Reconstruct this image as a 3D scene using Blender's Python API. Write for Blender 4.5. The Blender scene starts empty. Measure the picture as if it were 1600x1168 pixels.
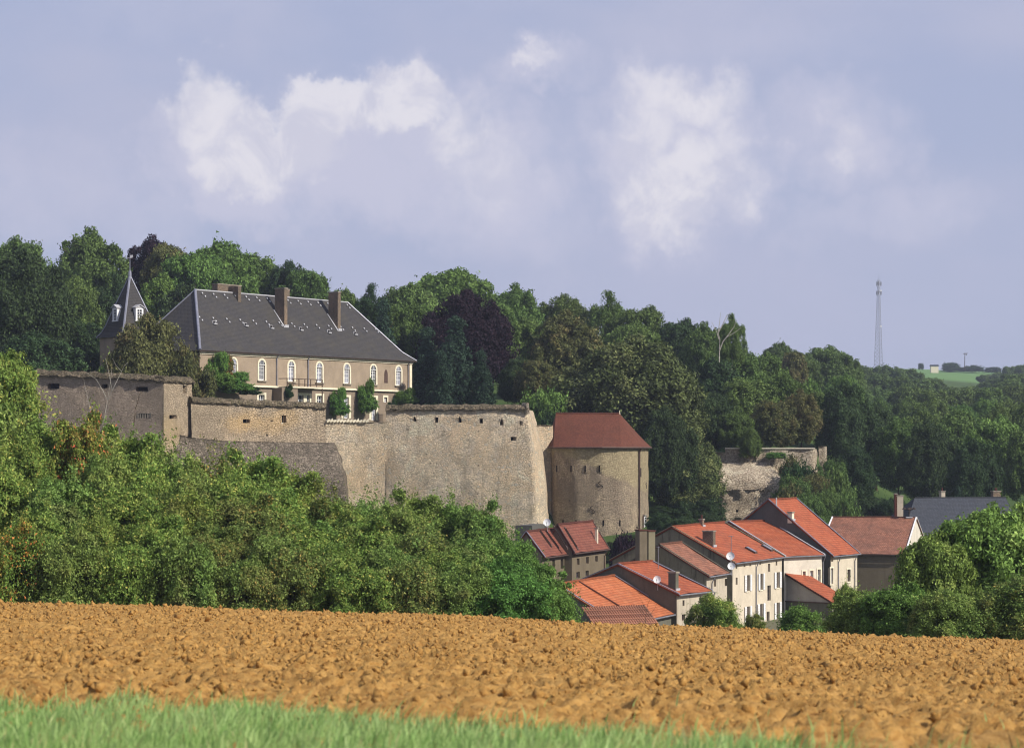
import bpy, math, random
import numpy as np
from mathutils import Vector

random.seed(7)
sc = bpy.context.scene
C = sc.collection
FPX = 3600.0      # focal length in pixels of the 1600 px wide photograph
HY = 700.0        # its horizon line

# ------------------------------------------------------------------ camera
cam_d = bpy.data.cameras.new('camera')
cam_d.sensor_width = 36.0
cam_d.lens = 36.0 * FPX / 1600.0
cam_d.shift_y = (HY - 584.0) / 1600.0
cam_d.clip_start = 0.5
cam_d.clip_end = 9000
cam_d.dof.use_dof = True
cam_d.dof.focus_distance = 240.0
cam_d.dof.aperture_fstop = 2.7
cam = bpy.data.objects.new('camera', cam_d)
C.objects.link(cam)
cam.location = (0, 0, 0)
cam.rotation_euler = (math.pi / 2, 0, 0)
sc.camera = cam

# ------------------------------------------------------------------ sun
SUN_EL = 36.0
SUN_H = (0.88, -0.475)              # horizontal direction towards the sun: right of and behind the camera
el = math.radians(SUN_EL)
hn = math.hypot(*SUN_H)
sun_dir = Vector((SUN_H[0] / hn * math.cos(el), SUN_H[1] / hn * math.cos(el), math.sin(el)))
sd = bpy.data.lights.new('sun', 'SUN')
sd.energy = 5.0
sd.angle = math.radians(0.6)
sd.color = (1.0, 0.93, 0.82)
so = bpy.data.objects.new('sun', sd)
C.objects.link(so)
so.rotation_euler = sun_dir.to_track_quat('Z', 'Y').to_euler()
so.location = (60, -30, 60)


# ------------------------------------------------------------------ node helper
class NT:
    def __init__(s, nt):
        s.nt = nt

    def n(s, t, **k):
        nd = s.nt.nodes.new(t)
        for a, b in k.items():
            setattr(nd, a, b)
        return nd

    def _in(s, sock, v):
        if v is None:
            return
        if isinstance(v, bpy.types.NodeSocket):
            s.nt.links.new(v, sock)
        else:
            if hasattr(sock, 'default_value'):
                try:
                    if isinstance(v, (tuple, list)) and len(v) == 3 and sock.type == 'RGBA':
                        v = (*v, 1)
                    sock.default_value = v
                except Exception:
                    sock.default_value = (v, v, v)

    def math(s, op, a, b=None, c=None, clamp=False):
        nd = s.n('ShaderNodeMath', operation=op, use_clamp=clamp)
        s._in(nd.inputs[0], a); s._in(nd.inputs[1], b); s._in(nd.inputs[2], c)
        return nd.outputs[0]

    def vmath(s, op, a, b=None):
        nd = s.n('ShaderNodeVectorMath', operation=op)
        s._in(nd.inputs[0], a); s._in(nd.inputs[1], b)
        return nd.outputs[1] if op in ('DOT_PRODUCT', 'LENGTH', 'DISTANCE') else nd.outputs[0]

    def noise(s, vec, scale, detail=4, rough=.6, dist=0):
        nd = s.n('ShaderNodeTexNoise')
        s._in(nd.inputs['Vector'], vec)
        nd.inputs['Scale'].default_value = scale
        nd.inputs['Detail'].default_value = detail
        nd.inputs['Roughness'].default_value = rough
        nd.inputs['Distortion'].default_value = dist
        return nd.outputs[0]

    def ramp(s, f, lo, hi, a=0., b=1.):
        nd = s.n('ShaderNodeMapRange', interpolation_type='SMOOTHSTEP')
        s._in(nd.inputs[0], f)
        nd.inputs[1].default_value = lo; nd.inputs[2].default_value = hi
        nd.inputs[3].default_value = a; nd.inputs[4].default_value = b
        return nd.outputs[0]

    def mix(s, f, a, b, mode='MIX'):
        nd = s.n('ShaderNodeMix', data_type='RGBA', blend_type=mode)
        s._in(nd.inputs[0], f); s._in(nd.inputs[6], a); s._in(nd.inputs[7], b)
        return nd.outputs[2]

    def pos(s, sc3=(1, 1, 1)):
        g = s.n('ShaderNodeNewGeometry')
        return s.vmath('MULTIPLY', g.outputs['Position'], sc3)

    def bump(s, h, strength, dist=.05):
        nd = s.n('ShaderNodeBump')
        nd.inputs['Strength'].default_value = strength
        nd.inputs['Distance'].default_value = dist
        s._in(nd.inputs['Height'], h)
        return nd.outputs[0]


# ------------------------------------------------------------------ sky
w = bpy.data.worlds.new('World')
sc.world = w
w.use_nodes = True
w.node_tree.nodes.clear()
W = NT(w.node_tree)
out = W.n('ShaderNodeOutputWorld')
bg = W.n('ShaderNodeBackground')
SKY_STR = 0.10
bg.inputs['Strength'].default_value = SKY_STR
sky = W.n('ShaderNodeTexSky', sky_type='NISHITA')
sky.sun_disc = False
sky.sun_elevation = el
sky.sun_rotation = math.atan2(SUN_H[0], SUN_H[1])
sky.altitude = 200
sky.air_density = 1.0
sky.dust_density = 1.0
tc = W.n('ShaderNodeTexCoord')
D = W.vmath('NORMALIZE', tc.outputs['Generated'])
sep = W.n('ShaderNodeSeparateXYZ')
W._in(sep.inputs[0], D)
n1 = W.noise(D, 9, 7, .62, .3)
n2 = W.noise(D, 34, 8, .65, .2)
n3 = W.noise(W.vmath('MULTIPLY', D, (1, 1, 2.2)), 5, 4, .55)
k = SKY_STR
veil = (.355 / k, .392 / k, .560 / k)
veil2 = (.415 / k, .435 / k, .575 / k)
col = W.mix(.90, sky.outputs[0], veil)
col = W.mix(W.ramp(n3, .38, .66, 0, .9), col, veil2)
na_ = W.n('ShaderNodeTexNoise'); W._in(na_.inputs['Vector'], D); na_.inputs['Scale'].default_value = 16; na_.inputs['Detail'].default_value = 9; na_.inputs['Roughness'].default_value = .62
sw_ = W.n('ShaderNodeSeparateColor'); W._in(sw_.inputs[0], na_.outputs[1])
nb_ = W.n('ShaderNodeTexNoise'); W._in(nb_.inputs['Vector'], D); nb_.inputs['Scale'].default_value = 70; nb_.inputs['Detail'].default_value = 8; nb_.inputs['Roughness'].default_value = .6
sx_ = W.n('ShaderNodeSeparateColor'); W._in(sx_.inputs[0], nb_.outputs[1])
dx = W.math('ADD', sep.outputs[0], W.math('MULTIPLY', W.math('SUBTRACT', sw_.outputs[0], .5), .075))
dx = W.math('ADD', dx, W.math('MULTIPLY', W.math('SUBTRACT', sx_.outputs[0], .5), .028))
dz = W.math('ADD', sep.outputs[2], W.math('MULTIPLY', W.math('SUBTRACT', sw_.outputs[1], .5), .065))
dz = W.math('ADD', dz, W.math('MULTIPLY', W.math('SUBTRACT', sx_.outputs[1], .5), .028))


def blob(px, py, rx, ry, amp):
    v = Vector(((px - 800) / FPX, 1, (HY - py) / FPX)).normalized()
    a = W.math('DIVIDE', W.math('SUBTRACT', dx, v.x), rx / FPX)
    b = W.math('DIVIDE', W.math('SUBTRACT', dz, v.z), ry / FPX)
    r2 = W.math('ADD', W.math('MULTIPLY', a, a), W.math('MULTIPLY', b, b))
    return W.math('MULTIPLY', W.math('MAXIMUM', W.math('SUBTRACT', 1.0, r2), 0.0), amp)


def layer(L):
    r = None
    for b_ in L:
        v_ = blob(*b_)
        r = v_ if r is None else W.math('MAXIMUM', r, v_)
    return r


fb = W.ramp(n2, .25, .70, .70, 1.25)
soft = layer([(380, 240, 210, 110, 1.), (600, 230, 260, 150, .85), (760, 290, 190, 180, .75), (790, 380, 170, 90, .5), (1070, 240, 210, 190, 1.),
              (1310, 210, 140, 120, .6), (835, 105, 120, 55, .6), (1420, 330, 160, 80, .45), (60, 300, 180, 120, .4), (240, 320, 140, 70, .4), (1290, 350, 100, 70, .4),
              (1150, 60, 300, 60, .25), (300, 40, 300, 50, .2), (-500, 200, 300, 120, .8), (2100, 240, 300, 120, .8), (300, -400, 400, 140, .8), (1300, -500, 500, 160, .8)])
col = W.mix(W.ramp(W.math('MULTIPLY', soft, fb), .0, .80, 0, .85), col, (.515 / k, .515 / k, .635 / k))
hard = layer([(350, 195, 110, 90, 1.), (465, 195, 110, 60, .85), (430, 225, 120, 60, .7), (530, 160, 85, 62, 1.), (620, 155, 95, 50, .8), (575, 150, 140, 45, .7), (730, 200, 90, 60, .55), (770, 270, 90, 100, .35), (1080, 150, 150, 70, .6), (1070, 300, 150, 100, .75), (1080, 340, 110, 50, .6), (1000, 220, 70, 110, .5), (1160, 220, 60, 110, .45),
              (1300, 215, 60, 45, .4), (835, 100, 60, 28, .5)])
cc_ = W.mix(W.ramp(W.noise(W.vmath('ADD', D, (.0, .0, .012)), 38, 8, .62, .6), .40, .60), (.565 / k, .560 / k, .650 / k), (.74 / k, .715 / k, .745 / k))
col = W.mix(W.ramp(W.math('MULTIPLY', hard, fb), .03, .70, 0, .72), col, cc_)
W._in(bg.inputs['Color'], col)
w.node_tree.links.new(bg.outputs[0], out.inputs[0])

sc.view_settings.view_transform = 'Standard'
sc.view_settings.look = 'None'
sc.view_settings.gamma = 1
sc.view_settings.use_curve_mapping = False
sc.view_settings.exposure = 0.22
sc.cycles.max_bounces = 6
sc.cycles.filter_width = 1.15
sc.cycles.transparent_max_bounces = 8

# ------------------------------------------------------------------ helpers
rootloc = {}


def P(px, py, Y):
    return Vector(((px - 800) / FPX * Y, Y, (HY - py) / FPX * Y))


def PX(px, Y):
    return ((px - 800) / FPX * Y, Y)


def thing(name, label, cat, loc, group=None):
    o = bpy.data.objects.new(name, None)
    o.empty_display_size = .3
    C.objects.link(o)
    o.location = loc
    rootloc[o.name] = Vector(loc)
    o['label'] = label
    o['category'] = cat
    if group:
        o['group'] = group
    return o


def tag(o, label, cat, group=None):
    o['label'] = label
    o['category'] = cat
    if group:
        o['group'] = group
    return o


class MB:
    def __init__(s):
        s.v = []; s.f = []; s.uv = []

    def poly(s, pts, uv=None):
        i = len(s.v)
        s.v += [tuple(p) for p in pts]
        s.f.append(tuple(range(i, i + len(pts))))
        s.uv += uv if uv else [(0, 0)] * len(pts)

    def hexa(s, p):            # 8 points: bottom 4 then top 4, same order
        i = len(s.v)
        s.v += [tuple(q) for q in p]
        for q in ((3, 2, 1, 0), (4, 5, 6, 7), (0, 1, 5, 4), (1, 2, 6, 5), (2, 3, 7, 6), (3, 0, 4, 7)):
            s.f.append(tuple(i + a for a in q))
            s.uv += [(0, 0)] * 4

    def fbox(s, F, s0, s1, d0, d1, z0, z1):
        q = [(s0, d1), (s1, d1), (s1, d0), (s0, d0)]
        s.hexa([F.pt(a, b, z0) for a, b in q] + [F.pt(a, b, z1) for a, b in q])
        return s

    def box(s, x0, x1, y0, y1, z0, z1):
        q = [(x0, y0), (x1, y0), (x1, y1), (x0, y1)]
        s.hexa([(a, b, z0) for a, b in q] + [(a, b, z1) for a, b in q])
        return s

    def tube(s, path, r, n=6, r2=None):
        path = [Vector(p) for p in path]
        m = len(path)
        base = len(s.v)
        for i, p in enumerate(path):
            t = (path[min(i + 1, m - 1)] - path[max(i - 1, 0)]).normalized()
            a = t.cross(Vector((0, 0, 1)))
            if a.length < 1e-3:
                a = Vector((1, 0, 0))
            a.normalize()
            b = t.cross(a)
            rr = r if r2 is None else r + (r2 - r) * i / max(1, m - 1)
            for k2 in range(n):
                an = 2 * math.pi * k2 / n
                s.v.append(tuple(p + a * math.cos(an) * rr + b * math.sin(an) * rr))
        for i in range(m - 1):
            for k2 in range(n):
                j = (k2 + 1) % n
                s.f.append((base + i * n + k2, base + i * n + j, base + (i + 1) * n + j, base + (i + 1) * n + k2))
                s.uv += [(0, 0)] * 4
        s.f.append(tuple(base + k2 for k2 in range(n))[::-1]); s.uv += [(0, 0)] * n
        s.f.append(tuple(base + (m - 1) * n + k2 for k2 in range(n))); s.uv += [(0, 0)] * n
        return s

    def build(s, name, mat, parent=None, smooth=False):
        off = Vector((0, 0, 0))
        if parent is not None:
            off = rootloc.get(parent.name, Vector((0, 0, 0)))
        me = bpy.data.meshes.new(name)
        me.from_pydata([(a - off.x, b - off.y, c - off.z) for a, b, c in s.v], [], s.f)
        if any(u != (0, 0) for u in s.uv):
            l = me.uv_layers.new(name='UVMap')
            l.data.foreach_set('uv', [c for u in s.uv for c in u])
        if mat:
            me.materials.append(mat)
        if smooth:
            me.shade_smooth()
        o = bpy.data.objects.new(name, me)
        C.objects.link(o)
        if parent is not None:
            o.parent = parent
            rootloc[o.name] = off
        return o


class Path:
    """plan line, walked left to right as the camera sees it; d is outward (towards the camera side)"""
    def __init__(s, pts, bottom=None, zt=0, zb=-10, ext=0):
        s.p = [Vector(q) for q in pts]
        s.b = [Vector(q) for q in bottom] if bottom else None
        s.zt = zt; s.zb = zb
        s.c = [0]
        for i in range(len(s.p) - 1):
            s.c.append(s.c[-1] + (s.p[i + 1] - s.p[i]).length)
        s.L = s.c[-1]
        nn = []
        for i in range(len(s.p) - 1):
            u = (s.p[i + 1] - s.p[i]).normalized()
            nn.append(Vector((u.y, -u.x)))
        s.seg = nn
        s.nv = [nn[0]] + [((nn[i] + nn[i + 1]).normalized()) / max(.5, math.sqrt((1 + nn[i].dot(nn[i + 1])) / 2)) for i in range(len(nn) - 1)] + [nn[-1]]

    def loc(s, x):
        i = 0
        while i < len(s.seg) - 1 and x > s.c[i + 1]:
            i += 1
        return i, (x - s.c[i]) / (s.c[i + 1] - s.c[i])

    def pt(s, x, d, z):
        i, t = s.loc(x)
        q = s.p[i].lerp(s.p[i + 1], t)
        if s.b:
            qb = s.b[i].lerp(s.b[i + 1], t)
            g = max(0, min(1, (s.zt - z) / (s.zt - s.zb)))
            g = 1 - (1 - g) ** 2.4
            q = q.lerp(qb, g)
        n = s.nv[i].lerp(s.nv[i + 1], max(0, min(1, t))) if len(s.seg) > 1 else s.seg[0]
        q = q + n * d
        return Vector((q.x, q.y, z))

    def s_px(s, px, d=0):
        best = None
        N = 400
        lo, hi = -3., s.L + 3
        prev = None
        for k2 in range(N + 1):
            x = lo + (hi - lo) * k2 / N
            q = s.pt(x, d, 0)
            v = 800 + FPX * q.x / q.y - px
            if prev is not None and (prev[1] <= 0 <= v or prev[1] >= 0 >= v):
                return prev[0] + (x - prev[0]) * (0 - prev[1]) / (v - prev[1] + 1e-9)
            if best is None or abs(v) < best[0]:
                best = (abs(v), x)
            prev = (x, v)
        return best[1]

    def z_py(s, py, x, d=0):
        return (HY - py) / FPX * s.pt(x, d, 0).y

    def hole(s, x0, x1, y0, y1):
        a = s.s_px(x0); b = s.s_px(x1)
        m = (a + b) / 2
        return (a, b, s.z_py(y1, m), s.z_py(y0, m))


rngw = random.Random(5)


def h3(x, y, z):
    v = math.sin(x * 12.9898 + y * 78.233 + z * 37.719) * 43758.5453
    return v - math.floor(v)


def vn(x, y, z):
    xi, yi, zi = math.floor(x), math.floor(y), math.floor(z)
    fx, fy, fz = x - xi, y - yi, z - zi
    fx = fx * fx * (3 - 2 * fx); fy = fy * fy * (3 - 2 * fy); fz = fz * fz * (3 - 2 * fz)
    r = 0
    for a in (0, 1):
        for b in (0, 1):
            for c in (0, 1):
                r += h3(xi + a, yi + b, zi + c) * (fx if a else 1 - fx) * (fy if b else 1 - fy) * (fz if c else 1 - fz)
    return r * 2 - 1


def wall(mb, F, s0, s1, zb, zt, holes=(), res=None, amp=0, dep=.3, d=0, batter=0, zfun=None, back=True):
    """a wall skin with real recessed rectangular openings; zfun(s) lowers the top"""
    S = {s0, s1} | {x for x in F.c if s0 < x < s1}
    Z = {zb, zt}
    for h in holes:
        S |= {h[0], h[1]}; Z |= {h[2], h[3]}
    S = sorted(x for x in S if s0 - 1e-6 <= x <= s1 + 1e-6); Z = sorted(x for x in Z if zb - 1e-6 <= x <= zt + 1e-6)

    def sub(A):
        o = [A[0]]
        for a, b in zip(A, A[1:]):
            k2 = max(1, int(math.ceil((b - a) / res))) if res else 1
            o += [a + (b - a) * (i + 1) / k2 for i in range(k2)]
        return o
    S = sub(S); Z = sub(Z)

    def q(a, z, dd=0):
        if zfun:
            z = min(z, zfun(a))
        off = d + dd + batter * (zt - z)
        if amp and dd == 0:
            p0 = F.pt(a, off, z)
            off += amp * (vn(p0.x * .9, p0.y * .9, p0.z * .9) + .6 * vn(p0.x * 2.3, p0.y * 2.3, p0.z * 2.3))
        return F.pt(a, off, z)
    idx = {}

    def gv(a, z):
        kk = (round(a, 4), round(z, 4))
        if kk not in idx:
            idx[kk] = len(mb.v)
            mb.v.append(tuple(q(a, z)))
        return idx[kk]
    for a, b in zip(S, S[1:]):
        for z0, z1 in zip(Z, Z[1:]):
            ca, cz = (a + b) / 2, (z0 + z1) / 2
            if any(h[0] < ca < h[1] and h[2] < cz < h[3] for h in holes):
                continue
            if zfun and z0 >= zfun(a) and z0 >= zfun(b):
                continue
            mb.f.append((gv(a, z0), gv(b, z0), gv(b, z1), gv(a, z1)))
            mb.uv += [(a, z0), (b, z0), (b, z1), (a, z1)]
    for a, b, z0, z1 in [h[:4] for h in holes]:
        for (c, e) in (((a, z0), (a, z1)), ((a, z1), (b, z1)), ((b, z1), (b, z0)), ((b, z0), (a, z0))):
            mb.poly([q(*c), q(*e), q(e[0], e[1], -dep), q(c[0], c[1], -dep)], [(c[0], c[1]), (e[0], e[1]), (e[0], e[1] + .3), (c[0], c[1] + .3)])
    return mb


# ------------------------------------------------------------------ materials
def newmat(name, rough=.85, spec=.2):
    m = bpy.data.materials.new(name)
    m.use_nodes = True
    nt = m.node_tree
    b = nt.nodes['Principled BSDF']
    b.inputs['Roughness'].default_value = rough
    b.inputs['Specular IOR Level'].default_value = spec
    return m, NT(nt), b


def simple(name, colr, rough=.7, spec=.3, var=.25, scale=3., metal=0):
    m, t, b = newmat(name, rough, spec)
    n = t.noise(t.pos(), scale, 5, .6)
    c = t.mix(t.ramp(n, .3, .7), tuple(x * (1 - var) for x in colr), tuple(min(1, x * (1 + var)) for x in colr))
    t._in(b.inputs['Base Color'], c)
    b.inputs['Metallic'].default_value = metal
    return m


def plaster(name, colr, dirt=(.20, .18, .14), amount=.5, streak=1.):
    m, t, b = newmat(name, .95, .1)
    n = t.noise(t.pos(), .55, 6, .65, .4)
    c = t.mix(t.ramp(n, .35, .7), colr, tuple(x * .80 for x in colr))
    st = t.noise(t.pos((1.6, 1.6, .22)), 1.3, 6, .7)
    c = t.mix(t.ramp(st, .48, .75, 0, amount * streak), c, dirt)
    f = t.noise(t.pos(), 7, 5, .7)
    c = t.mix(t.ramp(f, .35, .75, 0, .35), c, tuple(x * .6 for x in colr))
    t._in(b.inputs['Base Color'], c)
    t._in(b.inputs['Normal'], t.bump(f, .35, .05))
    return m


def rubble(name, cols, mortar, sc_=2.6, patch=None, dark=.5, top=None, pale=0.):
    """irregular stones: cell colours, recessed joints, weathering with its own shape"""
    m, t, b = newmat(name, .95, .08)
    p = t.pos((1, 1, 1.45))
    pw = t.vmath('ADD', p, t.vmath('MULTIPLY', t.n('ShaderNodeTexNoise').outputs[1], (0, 0, 0)))
    wn = t.n('ShaderNodeTexNoise'); t._in(wn.inputs['Vector'], p); wn.inputs['Scale'].default_value = 3
    pw = t.vmath('ADD', p, t.vmath('MULTIPLY', t.vmath('SUBTRACT', wn.outputs[1], (.5, .5, .5)), (.25, .25, .25)))
    v = t.n('ShaderNodeTexVoronoi', feature='F1'); t._in(v.inputs['Vector'], pw); v.inputs['Scale'].default_value = sc_
    e = t.n('ShaderNodeTexVoronoi', feature='DISTANCE_TO_EDGE'); t._in(e.inputs['Vector'], pw); e.inputs['Scale'].default_value = sc_
    rnd = t.n('ShaderNodeSeparateColor'); t._in(rnd.inputs[0], v.outputs['Color'])
    r1, r2, r3 = rnd.outputs
    big = t.noise(t.pos(), .16, 6, .62, .5)
    mid = t.noise(t.pos(), .7, 6, .68, .3)
    fine = t.noise(t.pos(), 9, 6, .75)
    c = t.mix(r1, cols[0], cols[1])
    c = t.mix(t.ramp(r2, .62, .95, 0, .8), c, cols[2])
    c = t.mix(t.ramp(mid, .42, .68, 0, .75), c, cols[3])
    c = t.mix(t.ramp(big, .45, .62, 0, .75), c, cols[4] if len(cols) > 4 else cols[2])
    pt2 = t.noise(t.pos((1, 1, .8)), .33, 7, .7, .8)
    c = t.mix(t.ramp(pt2, .54, .64, 0, .50), c, tuple(min(1, x * 1.28) for x in cols[1]))
    c = t.mix(t.ramp(pt2, .47, .38, 0, .45), c, tuple(x * .55 for x in cols[0]))
    if pale:
        c = t.mix(t.math('MULTIPLY', t.ramp(r3, .90, .96), t.ramp(big, .42, .58, 0, pale)), c, (.62, .57, .47))
    c = t.mix(t.ramp(fine, .30, .72, .0, .55), c, tuple(x * .42 for x in cols[0]))
    streak = t.noise(t.pos((1.1, 1.1, .12)), .9, 6, .7)
    c = t.mix(t.ramp(streak, .50, .74, 0, dark), c, tuple(x * .35 for x in cols[1]))
    spk = t.noise(t.pos((1, 1, 1.3)), 5.5, 3, .8)
    c = t.mix(t.ramp(spk, .60, .74, 0, .55), c, tuple(min(1, x * 1.55) for x in cols[1]))
    c = t.mix(t.ramp(spk, .42, .30, 0, .75), c, tuple(x * .30 for x in cols[0]))
    jt = t.ramp(e.outputs['Distance'], .0, .12, 1, 0)
    c = t.mix(t.math('MULTIPLY', jt, .75), c, mortar)
    hole = t.math('MULTIPLY', t.ramp(r3, .0, .045, 1, 0), t.ramp(v.outputs['Distance'], .15, .5, 1, 0))
    c = t.mix(t.math('MULTIPLY', hole, .8), c, (.03, .025, .02))
    if top:
        # newer masonry above a ragged line
        zc, colt = top
        zz = t.n('ShaderNodeSeparateXYZ'); t._in(zz.inputs[0], t.pos())
        line = t.math('ADD', zz.outputs[2], t.math('MULTIPLY', t.math('SUBTRACT', t.noise(t.pos(), .45, 8, .7), .5), 3.4))
        line = t.math('SUBTRACT', line, t.math('MULTIPLY', t.math('ADD', zz.outputs[0], -10.5), -.42))
        f = t.ramp(line, zc - .35, zc + .35)
        c = t.mix(f, c, t.mix(t.math('MULTIPLY', jt, .35), t.mix(r1, colt, tuple(x * .72 for x in colt)), tuple(x * .5 for x in colt)))
    if patch:
        for (px, py, pz, rad, pc, pa) in patch:
            dd = t.vmath('DISTANCE', t.vmath('ADD', t.pos((1, 1, 1.5)), t.vmath('MULTIPLY', t.vmath('SUBTRACT', wn.outputs[1], (.5, .5, .5)), (2.6, 2.6, 2.2))), (px, py, pz * 1.5))
            f = t.math('MULTIPLY', t.ramp(dd, rad * .35, rad, pa, 0), t.ramp(fine, .3, .6, .35, 1))
            c = t.mix(f, c, pc)
    t._in(b.inputs['Base Color'], c)
    hh = t.math('ADD', t.ramp(e.outputs['Distance'], 0, .14), t.math('MULTIPLY', fine, .8))
    hh = t.math('ADD', hh, t.math('MULTIPLY', r2, .6))
    t._in(b.inputs['Normal'], t.bump(t.math('ADD', hh, t.math('MULTIPLY', spk, 1.2)), 1.0, .13))
    return m


def tiles(name, c1, c2, moss=(.06, .05, .03), course=.32, tw=.28, moss_a=.35, bump=.8):
    """tile courses from the roof's own UV (metres along the eave, metres up the slope)"""
    m, t, b = newmat(name, .8, .2)
    uv = t.n('ShaderNodeUVMap')
    sp = t.n('ShaderNodeSeparateXYZ'); t._in(sp.inputs[0], uv.outputs[0])
    vv = t.math('DIVIDE', sp.outputs[1], course)
    row = t.math('FLOOR', vv)
    uu = t.math('ADD', t.math('DIVIDE', sp.outputs[0], tw), t.math('MULTIPLY', row, .5))
    cx = t.math('FLOOR', uu)
    cmb = t.n('ShaderNodeCombineXYZ'); t._in(cmb.inputs[0], cx); t._in(cmb.inputs[1], row)
    wn = t.n('ShaderNodeTexWhiteNoise', noise_dimensions='2D'); t._in(wn.inputs['Vector'], cmb.outputs[0])
    fv = t.math('FRACT', vv); fu = t.math('FRACT', uu)
    n = t.noise(t.pos(), .5, 6, .65, .3); n2_ = t.noise(t.pos(), 6, 5, .7)
    c = t.mix(wn.outputs[0], c1, c2)
    c = t.mix(t.ramp(n, .40, .72, 0, moss_a), c, moss)
    c = t.mix(t.ramp(n2_, .5, .8, 0, moss_a * .9), c, moss)
    joint = t.math('MAXIMUM', t.ramp(fv, .0, .30, .80, 0), t.math('MULTIPLY', t.ramp(fu, .0, .14, .6, 0), .6))
    c = t.mix(joint, c, tuple(x * .3 for x in c1))
    t._in(b.inputs['Base Color'], c)
    h = t.math('ADD', t.math('SUBTRACT', 1, fv), t.math('MULTIPLY', t.math('SINE', t.math('MULTIPLY', fu, 3.14159)), .5))
    h = t.math('ADD', h, t.math('MULTIPLY', wn.outputs[0], .3))
    t._in(b.inputs['Normal'], t.bump(h, bump, .05))
    return m


def leafmat(name, a, b_, c_=None, spot=None, spot_a=0., trans=.22, var=.30, patchy=None):
    """a, b_: the two leaf greens that clumps mix; spot: odd autumn leaves"""
    LB = 1.45
    a, b_ = tuple(x * LB for x in a), tuple(x * LB for x in b_)
    c_ = tuple(x * LB for x in c_) if c_ else None
    m, t, b = newmat(name, .65, .10)
    at = t.n('ShaderNodeAttribute', attribute_name='lv')
    bt = t.n('ShaderNodeAttribute', attribute_name='bv')
    oi = t.n('ShaderNodeObjectInfo')
    lv = at.outputs['Fac']; bv = bt.outputs['Fac']
    f = t.math('ADD', t.math('MULTIPLY', bv, .6), t.math('MULTIPLY', lv, .4))
    c = t.mix(f, a, b_)
    if c_:
        c = t.mix(t.ramp(bv, .62, .9, 0, .8), c, c_)
    if spot:
        c = t.mix(t.math('MULTIPLY', t.ramp(lv, .90, .95), spot_a), c, spot)
    if patchy:
        w1 = t.noise(t.pos(), .28, 4, .6, .5); w2 = t.noise(t.vmath('ADD', t.pos(), (40, 7, 3)), .38, 4, .6, .5)
        c = t.mix(t.ramp(w1, .50, .64, 0, .7), c, t.mix(lv, patchy[0], patchy[1]))
        c = t.mix(t.ramp(w2, .55, .68, 0, .7), c, t.mix(lv, patchy[2], patchy[3]))
    c = t.mix(1.0, c, t.math('ADD', .42, t.math('MULTIPLY', lv, 1.16)), 'MULTIPLY')
    hsv = t.n('ShaderNodeHueSaturation')
    hsv.inputs['Saturation'].default_value = .95
    t._in(hsv.inputs['Hue'], t.math('ADD', .485, t.math('MULTIPLY', oi.outputs['Random'], .03)))
    t._in(hsv.inputs['Value'], t.math('ADD', 1 - var * .5, t.math('MULTIPLY', t.math('FRACT', t.math('MULTIPLY', oi.outputs['Random'], 7.3)), var)))
    t._in(hsv.inputs['Color'], c)
    c = hsv.outputs[0]
    t._in(b.inputs['Base Color'], c)
    tr = t.n('ShaderNodeBsdfTranslucent')
    t._in(tr.inputs[0], t.mix(.5, c, tuple(min(1, x * 1.6) for x in b_)))
    mx = t.n('ShaderNodeMixShader'); mx.inputs[0].default_value = trans
    m.node_tree.links.new(b.outputs[0], mx.inputs[1])
    m.node_tree.links.new(tr.outputs[0], mx.inputs[2])
    m.node_tree.links.new(mx.outputs[0], m.node_tree.nodes['Material Output'].inputs[0])
    return m


M = {}
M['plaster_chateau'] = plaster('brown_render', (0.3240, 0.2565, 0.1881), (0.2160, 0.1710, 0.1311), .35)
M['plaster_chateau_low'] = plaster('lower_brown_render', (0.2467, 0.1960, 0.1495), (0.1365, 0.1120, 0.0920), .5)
M['white_stone'] = simple('white_stone', (.66, .60, .46), .8, .1, .12, 2)
M['grey_stone'] = simple('grey_stone', (.24, .21, .17), .9, .1, .25, 4)
M['white_paint'] = simple('white_paint', (.74, .74, .74), .5, .3, .06, 5)
M['zinc'] = simple('zinc_sheet', (0.2232, 0.2294, 0.2790), .45, .5, .15, 2, .3)
M['zinc_pale'] = simple('pale_zinc', (0.4125, 0.4125, 0.4350), .5, .4, .1, 3, .1)
M['iron'] = simple('rusted_iron', (.035, .025, .02), .8, .2, .3, 6)
M['gutter'] = simple('brown_gutter', (.075, .045, .035), .6, .3, .2, 3)
M['wood_dark'] = simple('weathered_wood', (.085, .06, .045), .85, .1, .3, 5)
M['pipe'] = simple('grey_downpipe', (.16, .16, .18), .6, .3, .2, 2)
m_, t_, b_ = newmat('window_glass', .12, .6)
t_._in(b_.inputs['Base Color'], (.035, .04, .05))
M['glass'] = m_
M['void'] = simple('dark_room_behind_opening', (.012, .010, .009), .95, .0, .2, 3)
M['curtain'] = simple('curtained_glass', (.20, .21, .26), .25, .5, .5, 1.2)
M['brick_old'] = rubble('old_chimney_brick', [(0.3382, 0.2541, 0.1799), (0.4653, 0.3168, 0.2112), (0.2112, 0.1683, 0.1270), (0.2739, 0.2326, 0.1898)], (0.3597, 0.3168, 0.2541), 5.5, dark=.4)
M['slate'] = tiles('slate', (0.0399, 0.0385, 0.0399), (0.0536, 0.0509, 0.0522), (0.0688, 0.0619, 0.0481), .24, .26, .55, .5)
M['slate_blue'] = tiles('blue_slate', (0.0375, 0.0428, 0.0540), (0.0540, 0.0600, 0.0750), (0.0600, 0.0600, 0.0600), .25, .22, .2, .35)
M['tile_orange'] = tiles('orange_tile', (0.3204, 0.0760, 0.0326), (0.4006, 0.1155, 0.0514), (0.1259, 0.0507, 0.0313), .34, .26, .42)
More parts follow.
